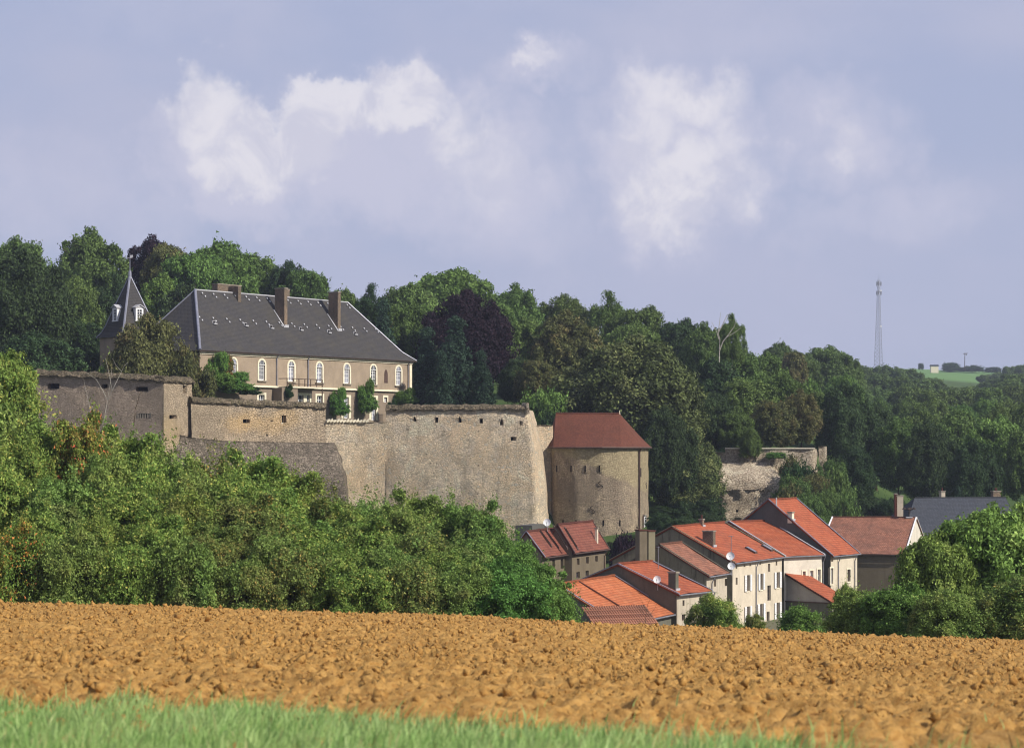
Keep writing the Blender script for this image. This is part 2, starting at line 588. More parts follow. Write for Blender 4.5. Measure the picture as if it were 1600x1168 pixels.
M['tile_bright'] = tiles('bright_orange_tile', (0.4062, 0.1098, 0.0399), (0.5077, 0.1744, 0.0732), (0.1903, 0.0775, 0.0399), .34, .26, .42)
M['tile_red'] = tiles('red_flat_tile', (0.1086, 0.0334, 0.0189), (0.1503, 0.0536, 0.0296), (0.0418, 0.0215, 0.0138), .17, .17, .32, .5)
M['tile_brown'] = tiles('brown_pantile', (0.2125, 0.0850, 0.0510), (0.3400, 0.1530, 0.0935), (0.0765, 0.0510, 0.0382), .33, .24, .5)
M['tile_maroon'] = tiles('weathered_maroon_tile', (0.1632, 0.0510, 0.0354), (0.2176, 0.0782, 0.0510), (0.0748, 0.0374, 0.0272), .3, .25, .35, .5)
M['cream'] = plaster('cream_render', (0.5940, 0.5244, 0.4116), (0.3240, 0.2760, 0.2058), .40)
M['cream_pale'] = plaster('pale_cream_render', (0.6440, 0.5922, 0.5000), (0.4232, 0.3760, 0.3100), .25)
M['cream_dirty'] = plaster('stained_cream_render', (0.4784, 0.4230, 0.3332), (0.1840, 0.1551, 0.1176), .75)
M['render_grey'] = plaster('grey_render', (0.1360, 0.1320, 0.1023), (0.0560, 0.0520, 0.0396), .6)
M['render_grey_pale'] = plaster('pale_grey_render', (.42, .385, .34), (.28, .25, .22), .3)
M['render_slate'] = plaster('slate_grey_render', (0.1080, 0.1058, 0.0960), (0.0630, 0.0598, 0.0520), .4)
M['render_stained'] = plaster('black_stained_render', (0.2210, 0.1974, 0.1330), (0.0298, 0.0277, 0.0210), 1.0)
M['render_brown'] = plaster('dull_brown_render', (0.1700, 0.1403, 0.0978), (0.0765, 0.0638, 0.0467), .5)
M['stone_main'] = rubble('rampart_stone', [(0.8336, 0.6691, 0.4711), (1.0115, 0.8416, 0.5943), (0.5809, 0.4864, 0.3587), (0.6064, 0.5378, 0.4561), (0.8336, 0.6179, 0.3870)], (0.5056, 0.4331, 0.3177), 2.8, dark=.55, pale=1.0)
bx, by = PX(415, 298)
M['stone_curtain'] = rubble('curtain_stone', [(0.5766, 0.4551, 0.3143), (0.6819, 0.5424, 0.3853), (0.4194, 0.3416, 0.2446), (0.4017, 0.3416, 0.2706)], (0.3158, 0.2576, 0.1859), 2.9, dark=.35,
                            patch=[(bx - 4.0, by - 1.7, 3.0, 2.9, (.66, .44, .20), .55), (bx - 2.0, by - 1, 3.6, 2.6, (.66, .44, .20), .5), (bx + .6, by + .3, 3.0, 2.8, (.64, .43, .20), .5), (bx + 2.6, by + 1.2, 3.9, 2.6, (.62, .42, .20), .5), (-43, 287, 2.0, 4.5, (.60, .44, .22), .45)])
M['stone_shaded'] = rubble('shaded_bastion_stone', [(0.4782, 0.3800, 0.2982), (0.5930, 0.4722, 0.3683), (0.3287, 0.2656, 0.1992), (0.3913, 0.3229, 0.2598)], (0.3530, 0.2878, 0.2295), 3.2, dark=.4)  # shaded side of the bastion: its shade is put into a greyer colour
M['stone_dark'] = rubble('shaded_talus_stone', [(0.2571, 0.2123, 0.1623), (0.4081, 0.3449, 0.2671), (0.1208, 0.1032, 0.0778), (0.1582, 0.1349, 0.1059)], (0.0834, 0.0704, 0.0541), 2.6, dark=.7)  # rough talus stone; the slope's dull light is put into its dark colour
M['stone_tower'] = rubble('tower_stone', [(0.4901, 0.3974, 0.2899), (0.6343, 0.4990, 0.3382), (0.2883, 0.2310, 0.1739), (0.3363, 0.2772, 0.2125)], (0.3075, 0.2495, 0.1836), 3.2, dark=.45, top=(-2.6, (.52, .43, .27)))
M['stone_pale'] = rubble('pale_ruin_stone', [(0.6955, 0.5872, 0.4471), (0.8611, 0.7300, 0.5514), (0.4140, 0.3333, 0.2385), (0.4968, 0.4047, 0.2981)], (0.2484, 0.1904, 0.1341), 2.3, dark=.45)
M['coping'] = rubble('mossy_coping', [(0.1972, 0.1611, 0.1094), (0.3206, 0.2561, 0.1801), (0.1107, 0.0950, 0.0598), (0.1598, 0.1490, 0.0819)], (0.0867, 0.0717, 0.0495), 2.4, dark=.5)
M['bark'] = simple('bark', (.085, .065, .045), .95, .05, .35, 4)
M['bark_pale'] = simple('pale_bark', (.36, .34, .29), .9, .1, .3, 4)
M['dish'] = simple('dish_white', (.78, .78, .78), .45, .3, .05, 4)

M['leaf_mid'] = leafmat('mid_green_leaves', (0.0414, 0.0690, 0.0163), (0.0854, 0.1336, 0.0309))
M['leaf_bright'] = leafmat('bright_green_leaves', (0.0418, 0.0856, 0.0166), (0.0941, 0.1606, 0.0332))
M['leaf_dark'] = leafmat('dark_green_leaves', (0.0145, 0.0290, 0.0103), (0.0352, 0.0621, 0.0207), trans=.15)
M['leaf_holm'] = leafmat('dark_grey_green_leaves', (0.0276, 0.0458, 0.0142), (0.0768, 0.1047, 0.0308), (0.1304, 0.1554, 0.0534), trans=.12)
M['leaf_conifer'] = leafmat('conifer_needles', (0.0117, 0.0274, 0.0167), (0.0293, 0.0567, 0.0332), trans=.1)
M['leaf_purple'] = leafmat('dark_purple_leaves', (.0085, .005, .009), (.022, .011, .019), trans=.15)
M['leaf_olive'] = leafmat('olive_brown_leaves', (0.0504, 0.0576, 0.0180), (0.0960, 0.1008, 0.0336), (0.1020, 0.0780, 0.0312))
M['leaf_walnut'] = leafmat('walnut_leaves', (0.0546, 0.0996, 0.0203), (0.1451, 0.2113, 0.0383), (0.2218, 0.2868, 0.0675))
HP_ = [(.052, .120, .024), (.115, .225, .045), (.108, .115, .036), (.200, .195, .062)]
M['leaf_hedge'] = leafmat('hedgerow_leaves', (0.0738, 0.1208, 0.0207), (0.1556, 0.2264, 0.0395), (0.2018, 0.2402, 0.0470), (0.3921, 0.2745, 0.0659), .5, patchy=HP_, var=.15)
M['leaf_hedge_brown'] = leafmat('browning_hedgerow_leaves', (0.0721, 0.1005, 0.0218), (0.1390, 0.1777, 0.0403), (0.1544, 0.1532, 0.0420), (0.2677, 0.1470, 0.0336), .7, patchy=HP_, var=.15)
M['leaf_hedge_green'] = leafmat('fresh_hedgerow_leaves', (0.0681, 0.1149, 0.0243), (0.1376, 0.2058, 0.0420), (0.1704, 0.2121, 0.0498), patchy=HP_, var=.15)
M['leaf_autumn'] = leafmat('reddening_leaves', (0.0824, 0.1287, 0.0210), (0.1544, 0.2022, 0.0319), (0.2265, 0.1593, 0.0294), (0.4633, 0.1103, 0.0294), 1., patchy=HP_, var=.1)
M['leaf_ivy'] = leafmat('ivy_leaves', (0.0400, 0.0891, 0.0168), (0.0910, 0.1782, 0.0312))
M['leaf_ivy_dark'] = leafmat('dark_ivy_leaves', (.014, .034, .011), (.030, .062, .018))
M['leaf_vine_red'] = leafmat('reddening_vine_leaves', (.045, .085, .018), (.16, .10, .03), (.30, .05, .03))
M['leaf_far'] = leafmat('far_wood_leaves', (0.0414, 0.0696, 0.0195), (0.0803, 0.1216, 0.0319), trans=.3)


# ------------------------------------------------------------------ ground
def fieldz(x, y):
    """the field the camera stands at the edge of: falls away, then over its crest"""
    px = 800 + FPX * x / max(y, 6)
    px = max(-300, min(1900, px))
    t = px / 1600
    e = np.interp(px, [-300, 0, 200, 500, 700, 1000, 1150, 1300, 1600, 1900], [936, 942, 947, 957, 962, 978, 982, 992, 1002, 1012])
    k90 = (e - HY) / FPX
    kn = .131
    b_ = (kn - k90) / (1 / 20 - 1 / 90)
    a = kn - b_ / 20
    z = -(a * y + b_)
    if y > 90:
        z -= .05 * (y - 90) + .012 * (y - 90) ** 2
    if y < 20:
        z = -(a * 20 + b_) * (y / 20) - 1.65 * (1 - y / 20)
    return z


CP = [-900, -200, 0, 300, 600, 830, 880, 1000, 1090, 1270, 1310, 1400, 1600, 2000, 2700]
RW = {
    93:  [-8.6] * 15,
    110: [-10.5] * 15,
    140: [-13] * 15,
    180: [-17] * 15,
    215: [-15, -15, -15, -15, -16, -17.5, -19, -19, -19, -19, -19, -19, -19, -19, -19],
    255: [-13, -13, -13, -13, -15, -15, -17, -18, -18, -18, -18, -18, -18, -18, -18],
    283: [-9, -9, -9, -9, -12, -15, -15, -15, -15, -16, -17, -17, -17, -17, -17],
    303: [-7, -7, -7, -7, -9, -11, -12, -11, -12, -15, -15, -15, -15, -15, -15],
    306: [4, 4, 4, 3.6, 3.0, -6, -11, -11, -12, -15, -15, -15, -15, -15, -15],
    316: [4.5, 4.5, 4.0, 3.2, 3.0, 2, -8, -9, -11, -14, -14, -14, -14, -14, -14],
    335: [6, 6, 5.5, 3.6, 3.3, 4, -3, -9, -12, -12, -13, -13, -13, -13, -13],
    347: [7, 7, 6, 5, 5, 5, 3, 0, -1.8, -1.8, -8, -12, -12, -12, -12],
    400: [13, 13, 12, 12, 11, 10, 9, 7, 5, 2, -3, -8, -8, -8, -8],
    450: [17, 17, 18, 18, 16, 14, 13, 10, 8, 5, 1, -5, -6, -6, -6],
    600: [20, 20, 20, 20, 18, 16, 15, 13, 12, 10, 9, 5, 4, 4, 4],
    900: [30, 30, 28, 28, 28, 28, 28, 28, 27, 26, 25, 22, 18, 18, 18],
    1200: [40, 40, 40, 40, 40, 40, 40, 40, 40, 40, 40, 38, 30, 30, 30],
    1500: [46, 46, 46, 46, 46, 46, 46, 46, 46, 47, 47, 46.5, 44, 40, 38],
    1750: [52, 52, 52, 52, 52, 52, 52, 52, 54, 58, 59.5, 60.5, 57, 48, 42],
    2300: [50] * 15,
    6000: [30] * 15,
}
RK = sorted(RW)


def gz(x, y):
    px = 800 + FPX * x / y
    i = 0
    y = max(y, RK[0])
    while i < len(RK) - 2 and y > RK[i + 1]:
        i += 1
    t = min(1, (y - RK[i]) / (RK[i + 1] - RK[i]))
    return float(np.interp(px, CP, RW[RK[i]]) * (1 - t) + np.interp(px, CP, RW[RK[i + 1]]) * t)


m, t, b = newmat('meadow_ground', .95, .05)
nz = t.noise(t.pos(), .08, 6, .6)
nf = t.noise(t.pos(), 1.5, 6, .7)
c = t.mix(t.ramp(nz, .35, .65), (.045, .080, .024), (.070, .11, .032))
c = t.mix(t.ramp(nf, .3, .75, 0, .5), c, (.04, .06, .02))
sep_ = t.n('ShaderNodeSeparateXYZ'); t._in(sep_.inputs[0], t.pos())
c = t.mix(t.ramp(sep_.outputs[1], 1200, 1400), c, t.mix(t.ramp(nz, .35, .65), (.10, .19, .055), (.12, .215, .07)))
c = t.mix(t.ramp(sep_.outputs[1], 300, 205), c, (.17, .15, .11))
t._in(b.inputs['Base Color'], c)
M['meadow'] = m

mb = MB()
ys = []
for a, b2 in zip(RK, RK[1:]):
    k2 = 4 if b2 <= 450 else 5
    ys += [a + (b2 - a) * i / k2 for i in range(k2)]
ys.append(RK[-1])
pxs = sorted(set(list(range(-900, 2701, 45)) + CP))
for yv in ys:
    for q in pxs:
        x = (q - 800) / FPX * yv
        mb.v.append((x, yv, gz(x, yv) + (.25 * vn(x * .1, yv * .1, 0) if yv > 140 else 0)))
nx = len(pxs)
for j in range(len(ys) - 1):
    for i in range(nx - 1):
        mb.f.append((j * nx + i, j * nx + i + 1, (j + 1) * nx + i + 1, (j + 1) * nx + i)); mb.uv += [(0, 0)] * 4
g = mb.build('terrain', M['meadow'], smooth=True)
g['kind'] = 'structure'
mb = MB(); mb.poly([(-6000, -3000, -30), (6000, -3000, -30), (6000, 9000, -30), (-6000, 9000, -30)])
g = mb.build('lowland_ground', M['meadow']); g['kind'] = 'structure'

# ploughed field: a real height field with thrown clods on it
RNG = np.random.default_rng(11)
LAT = RNG.random((256, 256))


def vnoise(x, y):
    xi = np.floor(x).astype(int); yi = np.floor(y).astype(int)
    fx = x - xi; fy = y - yi
    fx = fx * fx * (3 - 2 * fx); fy = fy * fy * (3 - 2 * fy)
    a = LAT[xi % 256, yi % 256]; b_ = LAT[(xi + 1) % 256, yi % 256]
    c_ = LAT[xi % 256, (yi + 1) % 256]; d_ = LAT[(xi + 1) % 256, (yi + 1) % 256]
    return a * (1 - fx) * (1 - fy) + b_ * fx * (1 - fy) + c_ * (1 - fx) * fy + d_ * fx * fy


def soil_relief(x, y):
    u = x * .94 + y * .34; v = -x * .34 + y * .94
    wu = vnoise(x * 2.3, y * 2.3) - .5; wv = vnoise(x * 2.3 + 9, y * 2.3 + 4) - .5
    u = u + .45 * wu; v = v + .45 * wv
    big = vnoise(u * .45, v * .6)
    h = .08 * (big - .5) + .06 * (vnoise(u * 1.7 + 31, v * 1.9) - .5)

    def worley(a, b_, s):
        # lumps: distance to jittered cell points
        xi = np.floor(a).astype(int); yi = np.floor(b_).astype(int)
        d1 = np.full(a.shape, 9.); hv = np.zeros(a.shape)
        for i in (-1, 0, 1):
            for j in (-1, 0, 1):
                cx = xi + i; cy = yi + j
                jx = LAT[(cx + s) % 256, cy % 256]; jy = LAT[cx % 256, (cy + s * 3 + 7) % 256]
                hh = LAT[(cx * 3 + s) % 256, (cy * 5 + 11) % 256]
                d = np.hypot(cx + jx - a, cy + jy - b_)
                k_ = d < d1
                d1 = np.where(k_, d, d1); hv = np.where(k_, hh, hv)
        return np.clip(1 - d1, 0, 1) ** .8 * (.25 + .75 * hv)
    w2 = vnoise(x * 7 + 3, y * 7) - .5
    h = h + .21 * (worley(u * 5.3 + w2 * .6, v * 5.8, 5) - .35)
    h = h + .14 * (worley(u * 10.7 + w2 * .8, v * 11.3 + w2 * .6, 17) - .35)
    h = h + .06 * (vnoise(u * 11 + 5, v * 11) - .5) + .045 * (vnoise(u * 21 + 5, v * 21) - .5)
    pit = vnoise(u * 3.3 + 71, v * 3.9 + 23)
    h = h - .28 * np.clip(pit - .74, 0, 1) / .26
    return h - .02


def np_mesh(name, verts, faces, mat, attrs=None, smooth=False):
    me = bpy.data.meshes.new(name)
    nv, nf_, k2 = len(verts), len(faces), faces.shape[1]
    me.vertices.add(nv); me.vertices.foreach_set('co', verts.astype(np.float32).ravel())
    me.loops.add(nf_ * k2); me.loops.foreach_set('vertex_index', faces.astype(np.int32).ravel())
    me.polygons.add(nf_); me.polygons.foreach_set('loop_start', np.arange(0, nf_ * k2, k2, dtype=np.int32))
    try:
        me.polygons.foreach_set('loop_total', np.full(nf_, k2, dtype=np.int32))
    except Exception:
        pass
    for an, av in (attrs or {}).items():
        at = me.attributes.new(an, 'FLOAT', 'FACE')
        at.data.foreach_set('value', av.astype(np.float32))
    me.update(calc_edges=True)
    me.validate()
    if mat:
        me.materials.append(mat)
    if smooth:
        me.shade_smooth()
    return me


fz_px = np.array([-300, 0, 200, 500, 700, 1000, 1150, 1300, 1600, 1900])
fz_e = np.array([936, 942, 947, 957, 962, 978, 982, 992, 1002, 1012])


def fz_np(x, y):
    px = np.clip(800 + FPX * x / np.maximum(y, 6), -300, 1900)
    k90 = (np.interp(px, fz_px, fz_e) - HY) / FPX
    kn = .131
    b_ = (kn - k90) / (1 / 20 - 1 / 90)
    a = kn - b_ / 20
    z = -(a * y + b_)
    z = np.where(y > 90, z - .05 * (y - 90) - .012 * (y - 90) ** 2, z)
    z = np.where(y < 20, -(a * 20 + b_) * (y / 20) - 1.65 * (1 - y / 20), z)
    return z


yy = np.concatenate([np.arange(-6, 22, .8), np.arange(22, 45, .085), np.arange(45, 65, .125), np.arange(65, 100, .18)])
xx = np.concatenate([np.arange(-40, -22, .4), np.arange(-22, -11, .15), np.arange(-11, 11, .085), np.arange(11, 22, .15), np.arange(22, 40, .4)])
X, Y = np.meshgrid(xx, yy)
Z = fz_np(X, Y) + soil_relief(X, Y) * 1.0
V = np.stack([X, Y, Z], -1).reshape(-1, 3)
ny, nx = X.shape
ii = (np.arange(ny - 1)[:, None] * nx + np.arange(nx - 1)[None, :]).ravel()
F_ = np.stack([ii, ii + 1, ii + nx + 1, ii + nx], -1)
m, t, b = newmat('ploughed_soil', .95, .08)
na = t.noise(t.pos(), .35, 5, .6); nb = t.noise(t.pos(), 5, 6, .7); nc = t.noise(t.pos(), 30, 4, .7)
c = t.mix(t.ramp(na, .3, .7), (.300, .160, .044), (.375, .207, .057))
c = t.mix(t.ramp(nb, .35, .7, 0, .65), c, (.52, .32, .11))  # pale highlights put into the soil colour on raised lumps
c = t.mix(t.ramp(nb, .52, .30, 0, .55), c, (.17, .075, .022))  # shadow tone put into the soil colour in low spots
c = t.mix(t.ramp(nc, .45, .75, 0, .35), c, (.30, .15, .06))
t._in(b.inputs['Base Color'], c)
t._in(b.inputs['Normal'], t.bump(t.math('ADD', nb, t.math('MULTIPLY', nc, .5)), .8, .05))
M['soil'] = m
me = np_mesh('ploughed_field', V, F_, M['soil'], smooth=False)
o = bpy.data.objects.new('ploughed_field', me); C.objects.link(o); o['kind'] = 'structure'

# clods: distorted icospheres
ph = (1 + 5 ** .5) / 2
ico = np.array([(-1, ph, 0), (1, ph, 0), (-1, -ph, 0), (1, -ph, 0), (0, -1, ph), (0, 1, ph), (0, -1, -ph), (0, 1, -ph), (ph, 0, -1), (ph, 0, 1), (-ph, 0, -1), (-ph, 0, 1)]) / 1.9
icf = np.array([(0, 11, 5), (0, 5, 1), (0, 1, 7), (0, 7, 10), (0, 10, 11), (1, 5, 9), (5, 11, 4), (11, 10, 2), (10, 7, 6), (7, 1, 8), (3, 9, 4), (3, 4, 2), (3, 2, 6), (3, 6, 8), (3, 8, 9), (4, 9, 5), (2, 4, 11), (6, 2, 10), (8, 6, 7), (9, 8, 1)])
octv = np.array([(1, 0, 0), (-1, 0, 0), (0, 1, 0), (0, -1, 0), (0, 0, 1), (0, 0, -1)], float)
octf = np.array([(0, 2, 4), (2, 1, 4), (1, 3, 4), (3, 0, 4), (2, 0, 5), (1, 2, 5), (3, 1, 5), (0, 3, 5)])


def clods(NC, base, bf, r0, r1, pw, jit, sink):
    k2 = len(base)
    cy = 24 + 69 * RNG.random(NC) ** .62
    cx_ = (RNG.random(NC) - .5) * (cy * .50 + 6)
    rs = r0 + r1 * RNG.random(NC) ** pw
    rs *= (.75 + .5 * vnoise(cx_ * .8, cy * .5))
    cz = fz_np(cx_, cy) + soil_relief(cx_, cy) + rs * sink
    s3 = RNG.uniform(.6, 1.4, (NC, 1, 3)) * rs[:, None, None]
    vv = (base[None] + jit * (RNG.random((NC, k2, 3)) - .5)) * s3
    an = RNG.random(NC) * 6.28; bn = RNG.random(NC) * 6.28
    ca, sa = np.cos(an)[:, None], np.sin(an)[:, None]
    cb, sb = np.cos(bn)[:, None], np.sin(bn)[:, None]
    x1 = vv[..., 0] * ca - vv[..., 2] * sa; z1 = vv[..., 0] * sa + vv[..., 2] * ca
    x2 = x1 * cb - vv[..., 1] * sb; y2 = x1 * sb + vv[..., 1] * cb
    return np.stack([x2 + cx_[:, None], y2 + cy[:, None], z1 + cz[:, None]], -1).reshape(-1, 3), bf[None] + (np.arange(NC) * k2)[:, None, None]


v1, f1 = clods(2600, ico, icf, .02, .085, 2.6, .9, -.1)
v2, f2 = clods(42000, octv, octf, .016, .075, 2.6, 1.1, .05)
v3, f3 = clods(60000, octv, octf, .012, .035, 2.0, 1.1, .2)
near_ = v3.reshape(-1, 6, 3)[:, 0, 1] < 48
v3 = v3.reshape(-1, 6, 3)[near_].reshape(-1, 3)
f3 = octf[None] + (np.arange(near_.sum()) * 6)[:, None, None]
vv = np.concatenate([v1, v2, v3]); ff = np.concatenate([f1.reshape(-1, 3), f2.reshape(-1, 3) + len(v1), f3.reshape(-1, 3) + len(v1) + len(v2)])
o = bpy.data.objects.new('soil_clods', np_mesh('soil_clods', vv, ff, M['soil'])); C.objects.link(o)
tag(o, 'ochre clods of earth strewn all over the ploughed field', 'soil clods'); o['kind'] = 'stuff'

# grass verge in front of the field
m, t, b = newmat('verge_grass', .6, .3)
at = t.n('ShaderNodeAttribute', attribute_name='lv')
c = t.mix(at.outputs['Fac'], (.19, .35, .085), (.42, .56, .21))
c = t.mix(t.ramp(at.outputs['Fac'], .93, .97, 0, .75), c, (.50, .40, .20))
c = t.mix(t.ramp(t.noise(t.pos(), .9, 4, .6), .42, .65, 0, .55), c, (.46, .57, .25))
t._in(b.inputs['Base Color'], c)
tr = t.n('ShaderNodeBsdfTranslucent'); t._in(tr.inputs[0], t.mix(.5, c, (.28, .46, .14)))
mx = t.n('ShaderNodeMixShader'); mx.inputs[0].default_value = .4
t.nt.links.new(b.outputs[0], mx.inputs[1]); t.nt.links.new(tr.outputs[0], mx.inputs[2]); t.nt.links.new(mx.outputs[0], t.nt.nodes['Material Output'].inputs[0])
M['grass'] = m


def edge_y(x, y):
    px = 800 + FPX * x / y
    return np.interp(px, [0, 300, 700, 1000, 1300, 1600], [25.0, 24.4, 22.8, 21.0, 19.0, 17.0])


NG = 125000
gy = RNG.uniform(14, 28, NG); gx = RNG.uniform(-9.5, 9.5, NG)
ed = edge_y(gx, gy) + (vnoise(gx * 1.4, gy * 1.4) - .5) * 3.0
pk = RNG.random(NG) < np.where(gy < ed, 1.0, np.exp(-(gy - ed) * 2.2) * .25)
pk |= RNG.random(NG) < .0016
gx, gy = gx[pk], gy[pk]; n_ = len(gx)
hh = RNG.uniform(.08, .26, n_) * (.75 + .55 * vnoise(gx * 1.1 + 9, gy * 1.1))
hh = np.where(RNG.random(n_) < .03, hh * 1.6, hh)
gzv = fz_np(gx, gy) + soil_relief(gx, gy) * .5 - .02
wd = RNG.uniform(.004, .009, n_) * 1.3
aa = RNG.random(n_) * 6.28
lean = RNG.normal(0, .30, (n_, 2)) * hh[:, None] + np.array([.16, 0]) * hh[:, None]
bx_, by_ = np.cos(aa) * wd, np.sin(aa) * wd
v0 = np.stack([gx - bx_, gy - by_, gzv], -1); v1 = np.stack([gx + bx_, gy + by_, gzv], -1)
mx_, my_ = gx + lean[:, 0] * .35, gy + lean[:, 1] * .35
v2 = np.stack([mx_ + bx_ * .8, my_ + by_ * .8, gzv + hh * .6], -1); v3 = np.stack([mx_ - bx_ * .8, my_ - by_ * .8, gzv + hh * .6], -1)
v4 = np.stack([gx + lean[:, 0], gy + lean[:, 1], gzv + hh], -1)
V = np.stack([v0, v1, v2, v3, v4], 1).reshape(-1, 3)
bs = np.arange(n_) * 5
tri = np.stack([np.stack([bs, bs + 1, bs + 2], -1), np.stack([bs, bs + 2, bs + 3], -1), np.stack([bs + 3, bs + 2, bs + 4], -1)], 1).reshape(-1, 3)
lv = np.repeat(RNG.random(n_), 3)
o = bpy.data.objects.new('verge_grass', np_mesh('verge_grass', V, tri, M['grass'], {'lv': lv})); C.objects.link(o)
tag(o, 'light green verge grass along the near edge of the ploughed field', 'grass'); o['kind'] = 'stuff'
m, t, b = newmat('verge_ground', .95, .05)
t._in(b.inputs['Base Color'], t.mix(t.ramp(t.noise(t.pos(), 3, 5, .6), .3, .7), (.11, .20, .05), (.20, .22, .08)))
M['verge'] = m
gx_ = np.linspace(-14, 14, 90); gy_ = np.linspace(-6, 29, 110)
X, Y = np.meshgrid(gx_, gy_)
keep = Y < edge_y(X, np.maximum(Y, 10)) - .4
Z = fz_np(X, Y) + np.where(keep, .03, -.25)
V = np.stack([X, Y, Z], -1).reshape(-1, 3)
ii = (np.arange(109)[:, None] * 90 + np.arange(89)[None, :]).ravel()
o = bpy.data.objects.new('grass_verge_ground', np_mesh('grass_verge_ground', V, np.stack([ii, ii + 1, ii + 91, ii + 90], -1), M['verge'], smooth=True)); C.objects.link(o)
o['kind'] = 'structure'


# ------------------------------------------------------------------ foliage prototypes
def leaf_mesh(name, pts, nrm, bv, size, rng):
    n = len(pts)
    nrm = nrm / (np.linalg.norm(nrm, axis=1, keepdims=True) + 1e-9)
    r = rng.normal(size=(n, 3))
    t1 = np.cross(nrm, r); t1 /= (np.linalg.norm(t1, axis=1, keepdims=True) + 1e-9)
    t2 = np.cross(nrm, t1)
    sz = size * rng.uniform(.65, 1.35, (n, 1))
    a = pts - t1 * sz * .5 - t2 * sz * .33
    b_ = pts - t1 * sz * .5 + t2 * sz * .33
    c_ = pts + t1 * sz * .6 + nrm * sz * .1
    V = np.stack([a, b_, c_], 1).reshape(-1, 3)
    F2 = np.arange(n * 3).reshape(-1, 3)
    return np_mesh(name, V, F2, M['leaf_mid'], {'lv': rng.random(n), 'bv': bv})


def crown(kind, Wd, H, leaf, nb, cover, seed, gap=.0, prof=None):
    rng = np.random.default_rng(seed)
    R = Wd / 2
    cs, rsz = [], []
    ninner = int(nb * .28)
    gold = 2.39996
    for i in range(nb + ninner):
        inner = i >= nb
        an = i * gold + rng.normal() * .35
        br = (.085 + .105 * rng.random()) * Wd * {'cone': .85, 'bush': .92}.get(kind, 1)
        if not inner and rng.random() < .2:
            br *= 1.35
        if inner:
            br *= 1.6
        br = min(br, H * .2)
        fr = .50 if inner else 1 - .26 * rng.random() ** 1.4
        lob = 1 + .13 * math.sin(an * 3 + seed) + .09 * math.sin(an * 5 + seed * 2) + rng.normal() * .05
        t = (i + .5) / nb if not inner else rng.random()
        if kind == 'cone':
            z = 1 - math.sqrt(t)
            rad = ((1 - z) ** .8 * .96 + .03)
            off = max(0, R * rad * lob * fr - br * .6)
            zz = z * H
            zz = min(zz, H - br * .7)
        else:
            if kind == 'bush':
                z0, up, dn = .48, .52, .46
                cz_ = 1 - 1.75 * t
            else:
                z0, up, dn = .50, .50, .48
                cz_ = 1 - 1.9 * t
            cz_ = max(-1, min(1, cz_ + rng.normal() * .05))
            sq = math.sqrt(max(0, 1 - abs(cz_) ** 2.3))
            if kind == 'bush' and cz_ < 0:
                sq = 1 - .10 * abs(cz_)
            off = max(0, (R * lob - br * .75) * sq * fr)
            hz_ = (H * (up if cz_ > 0 else dn) - br * .75) * cz_ * fr * (1 + .08 * math.sin(an * 2 + seed)) * (1 - .22 * rng.random() ** 2)
            zz = H * z0 + hz_
        cs.append((off * math.cos(an), off * math.sin(an), max(zz, br * .5))); rsz.append(br)
    cs = np.array(cs); rsz = np.array(rsz)
    area = (4 * math.pi * rsz ** 2).sum() * .5
    n = int(cover * area / (leaf * leaf * .36))
    # sub-blobs
    K = 9
    p = rsz ** 2 / (rsz ** 2).sum()
    bi = rng.choice(len(cs), n, p=p)
    sd_ = rng.normal(size=(len(cs), K, 3)); sd_ /= np.linalg.norm(sd_, axis=2, keepdims=True)
    outd = cs - np.array([0, 0, H * .45]); outd /= (np.linalg.norm(outd, axis=1, keepdims=True) + 1e-6)
    sd_ = sd_ + outd[:, None] * .75 + np.array([0, 0, .25]); sd_ /= np.linalg.norm(sd_, axis=2, keepdims=True)
    si = rng.integers(0, K, n)
    sc_ = cs[bi] + sd_[bi, si] * rsz[bi][:, None] * .62
    dr = rng.normal(size=(n, 3)); dr /= np.linalg.norm(dr, axis=1, keepdims=True)
    dr = dr + outd[bi] * .55 + np.array([0, 0, .15])
    dr /= np.linalg.norm(dr, axis=1, keepdims=True)
    rad = rsz[bi] * .46 * rng.uniform(.45, 1.12, n)
    pts = sc_ + dr * rad[:, None]
    if kind == 'cone':
        pts[:, 2] -= .12 * np.hypot(pts[:, 0], pts[:, 1])
    nr = dr + rng.normal(size=(n, 3)) * .55
    # twigs standing out of the outline
    nt_ = int(nb * (3.2 if kind == 'bush' else 1.8))
    tb = rng.integers(0, len(cs), nt_)
    td = outd[tb] + rng.normal(size=(nt_, 3)) * .45 + np.array([0, 0, .35]); td /= np.linalg.norm(td, axis=1, keepdims=True)
    tl = rsz[tb] * rng.uniform(1.0, 2.2 if kind == 'bush' else 1.3, nt_)
    kt = max(6, int(14 * (Wd / 10)))
    if kind == 'bush':
        kt = 22
    u = rng.random((nt_, kt)) ** .7
    tp = cs[tb][:, None] + td[:, None] * (tl[:, None] * u)[..., None] + rng.normal(size=(nt_, kt, 3)) * leaf * .8
    pts = np.concatenate([pts, tp.reshape(-1, 3)])
    nr = np.concatenate([nr, rng.normal(size=(nt_ * kt, 3)) + np.repeat(td, kt, 0) * .3])
    bval = rng.random(len(cs)); sval = rng.random((len(cs), K))
    bv = np.concatenate([.6 * bval[bi] + .4 * sval[bi, si], np.repeat(bval[tb], kt)])
    ok = pts[:, 2] > .02 * H
    if gap:
        g1 = np.sin(pts[:, 0] * 9.1 / Wd * 2 + seed) + np.sin(pts[:, 1] * 8.3 / Wd * 2 + seed * 2.1) + np.sin(pts[:, 2] * 11 / H * 1.6 + seed * .7)
        ok &= ~((g1 > 1.3 - gap) & (rng.random(len(pts)) < .9))
    mesh = leaf_mesh('crown_' + kind, pts[ok], nr[ok], bv[ok], leaf, rng)
    return mesh, Wd, H


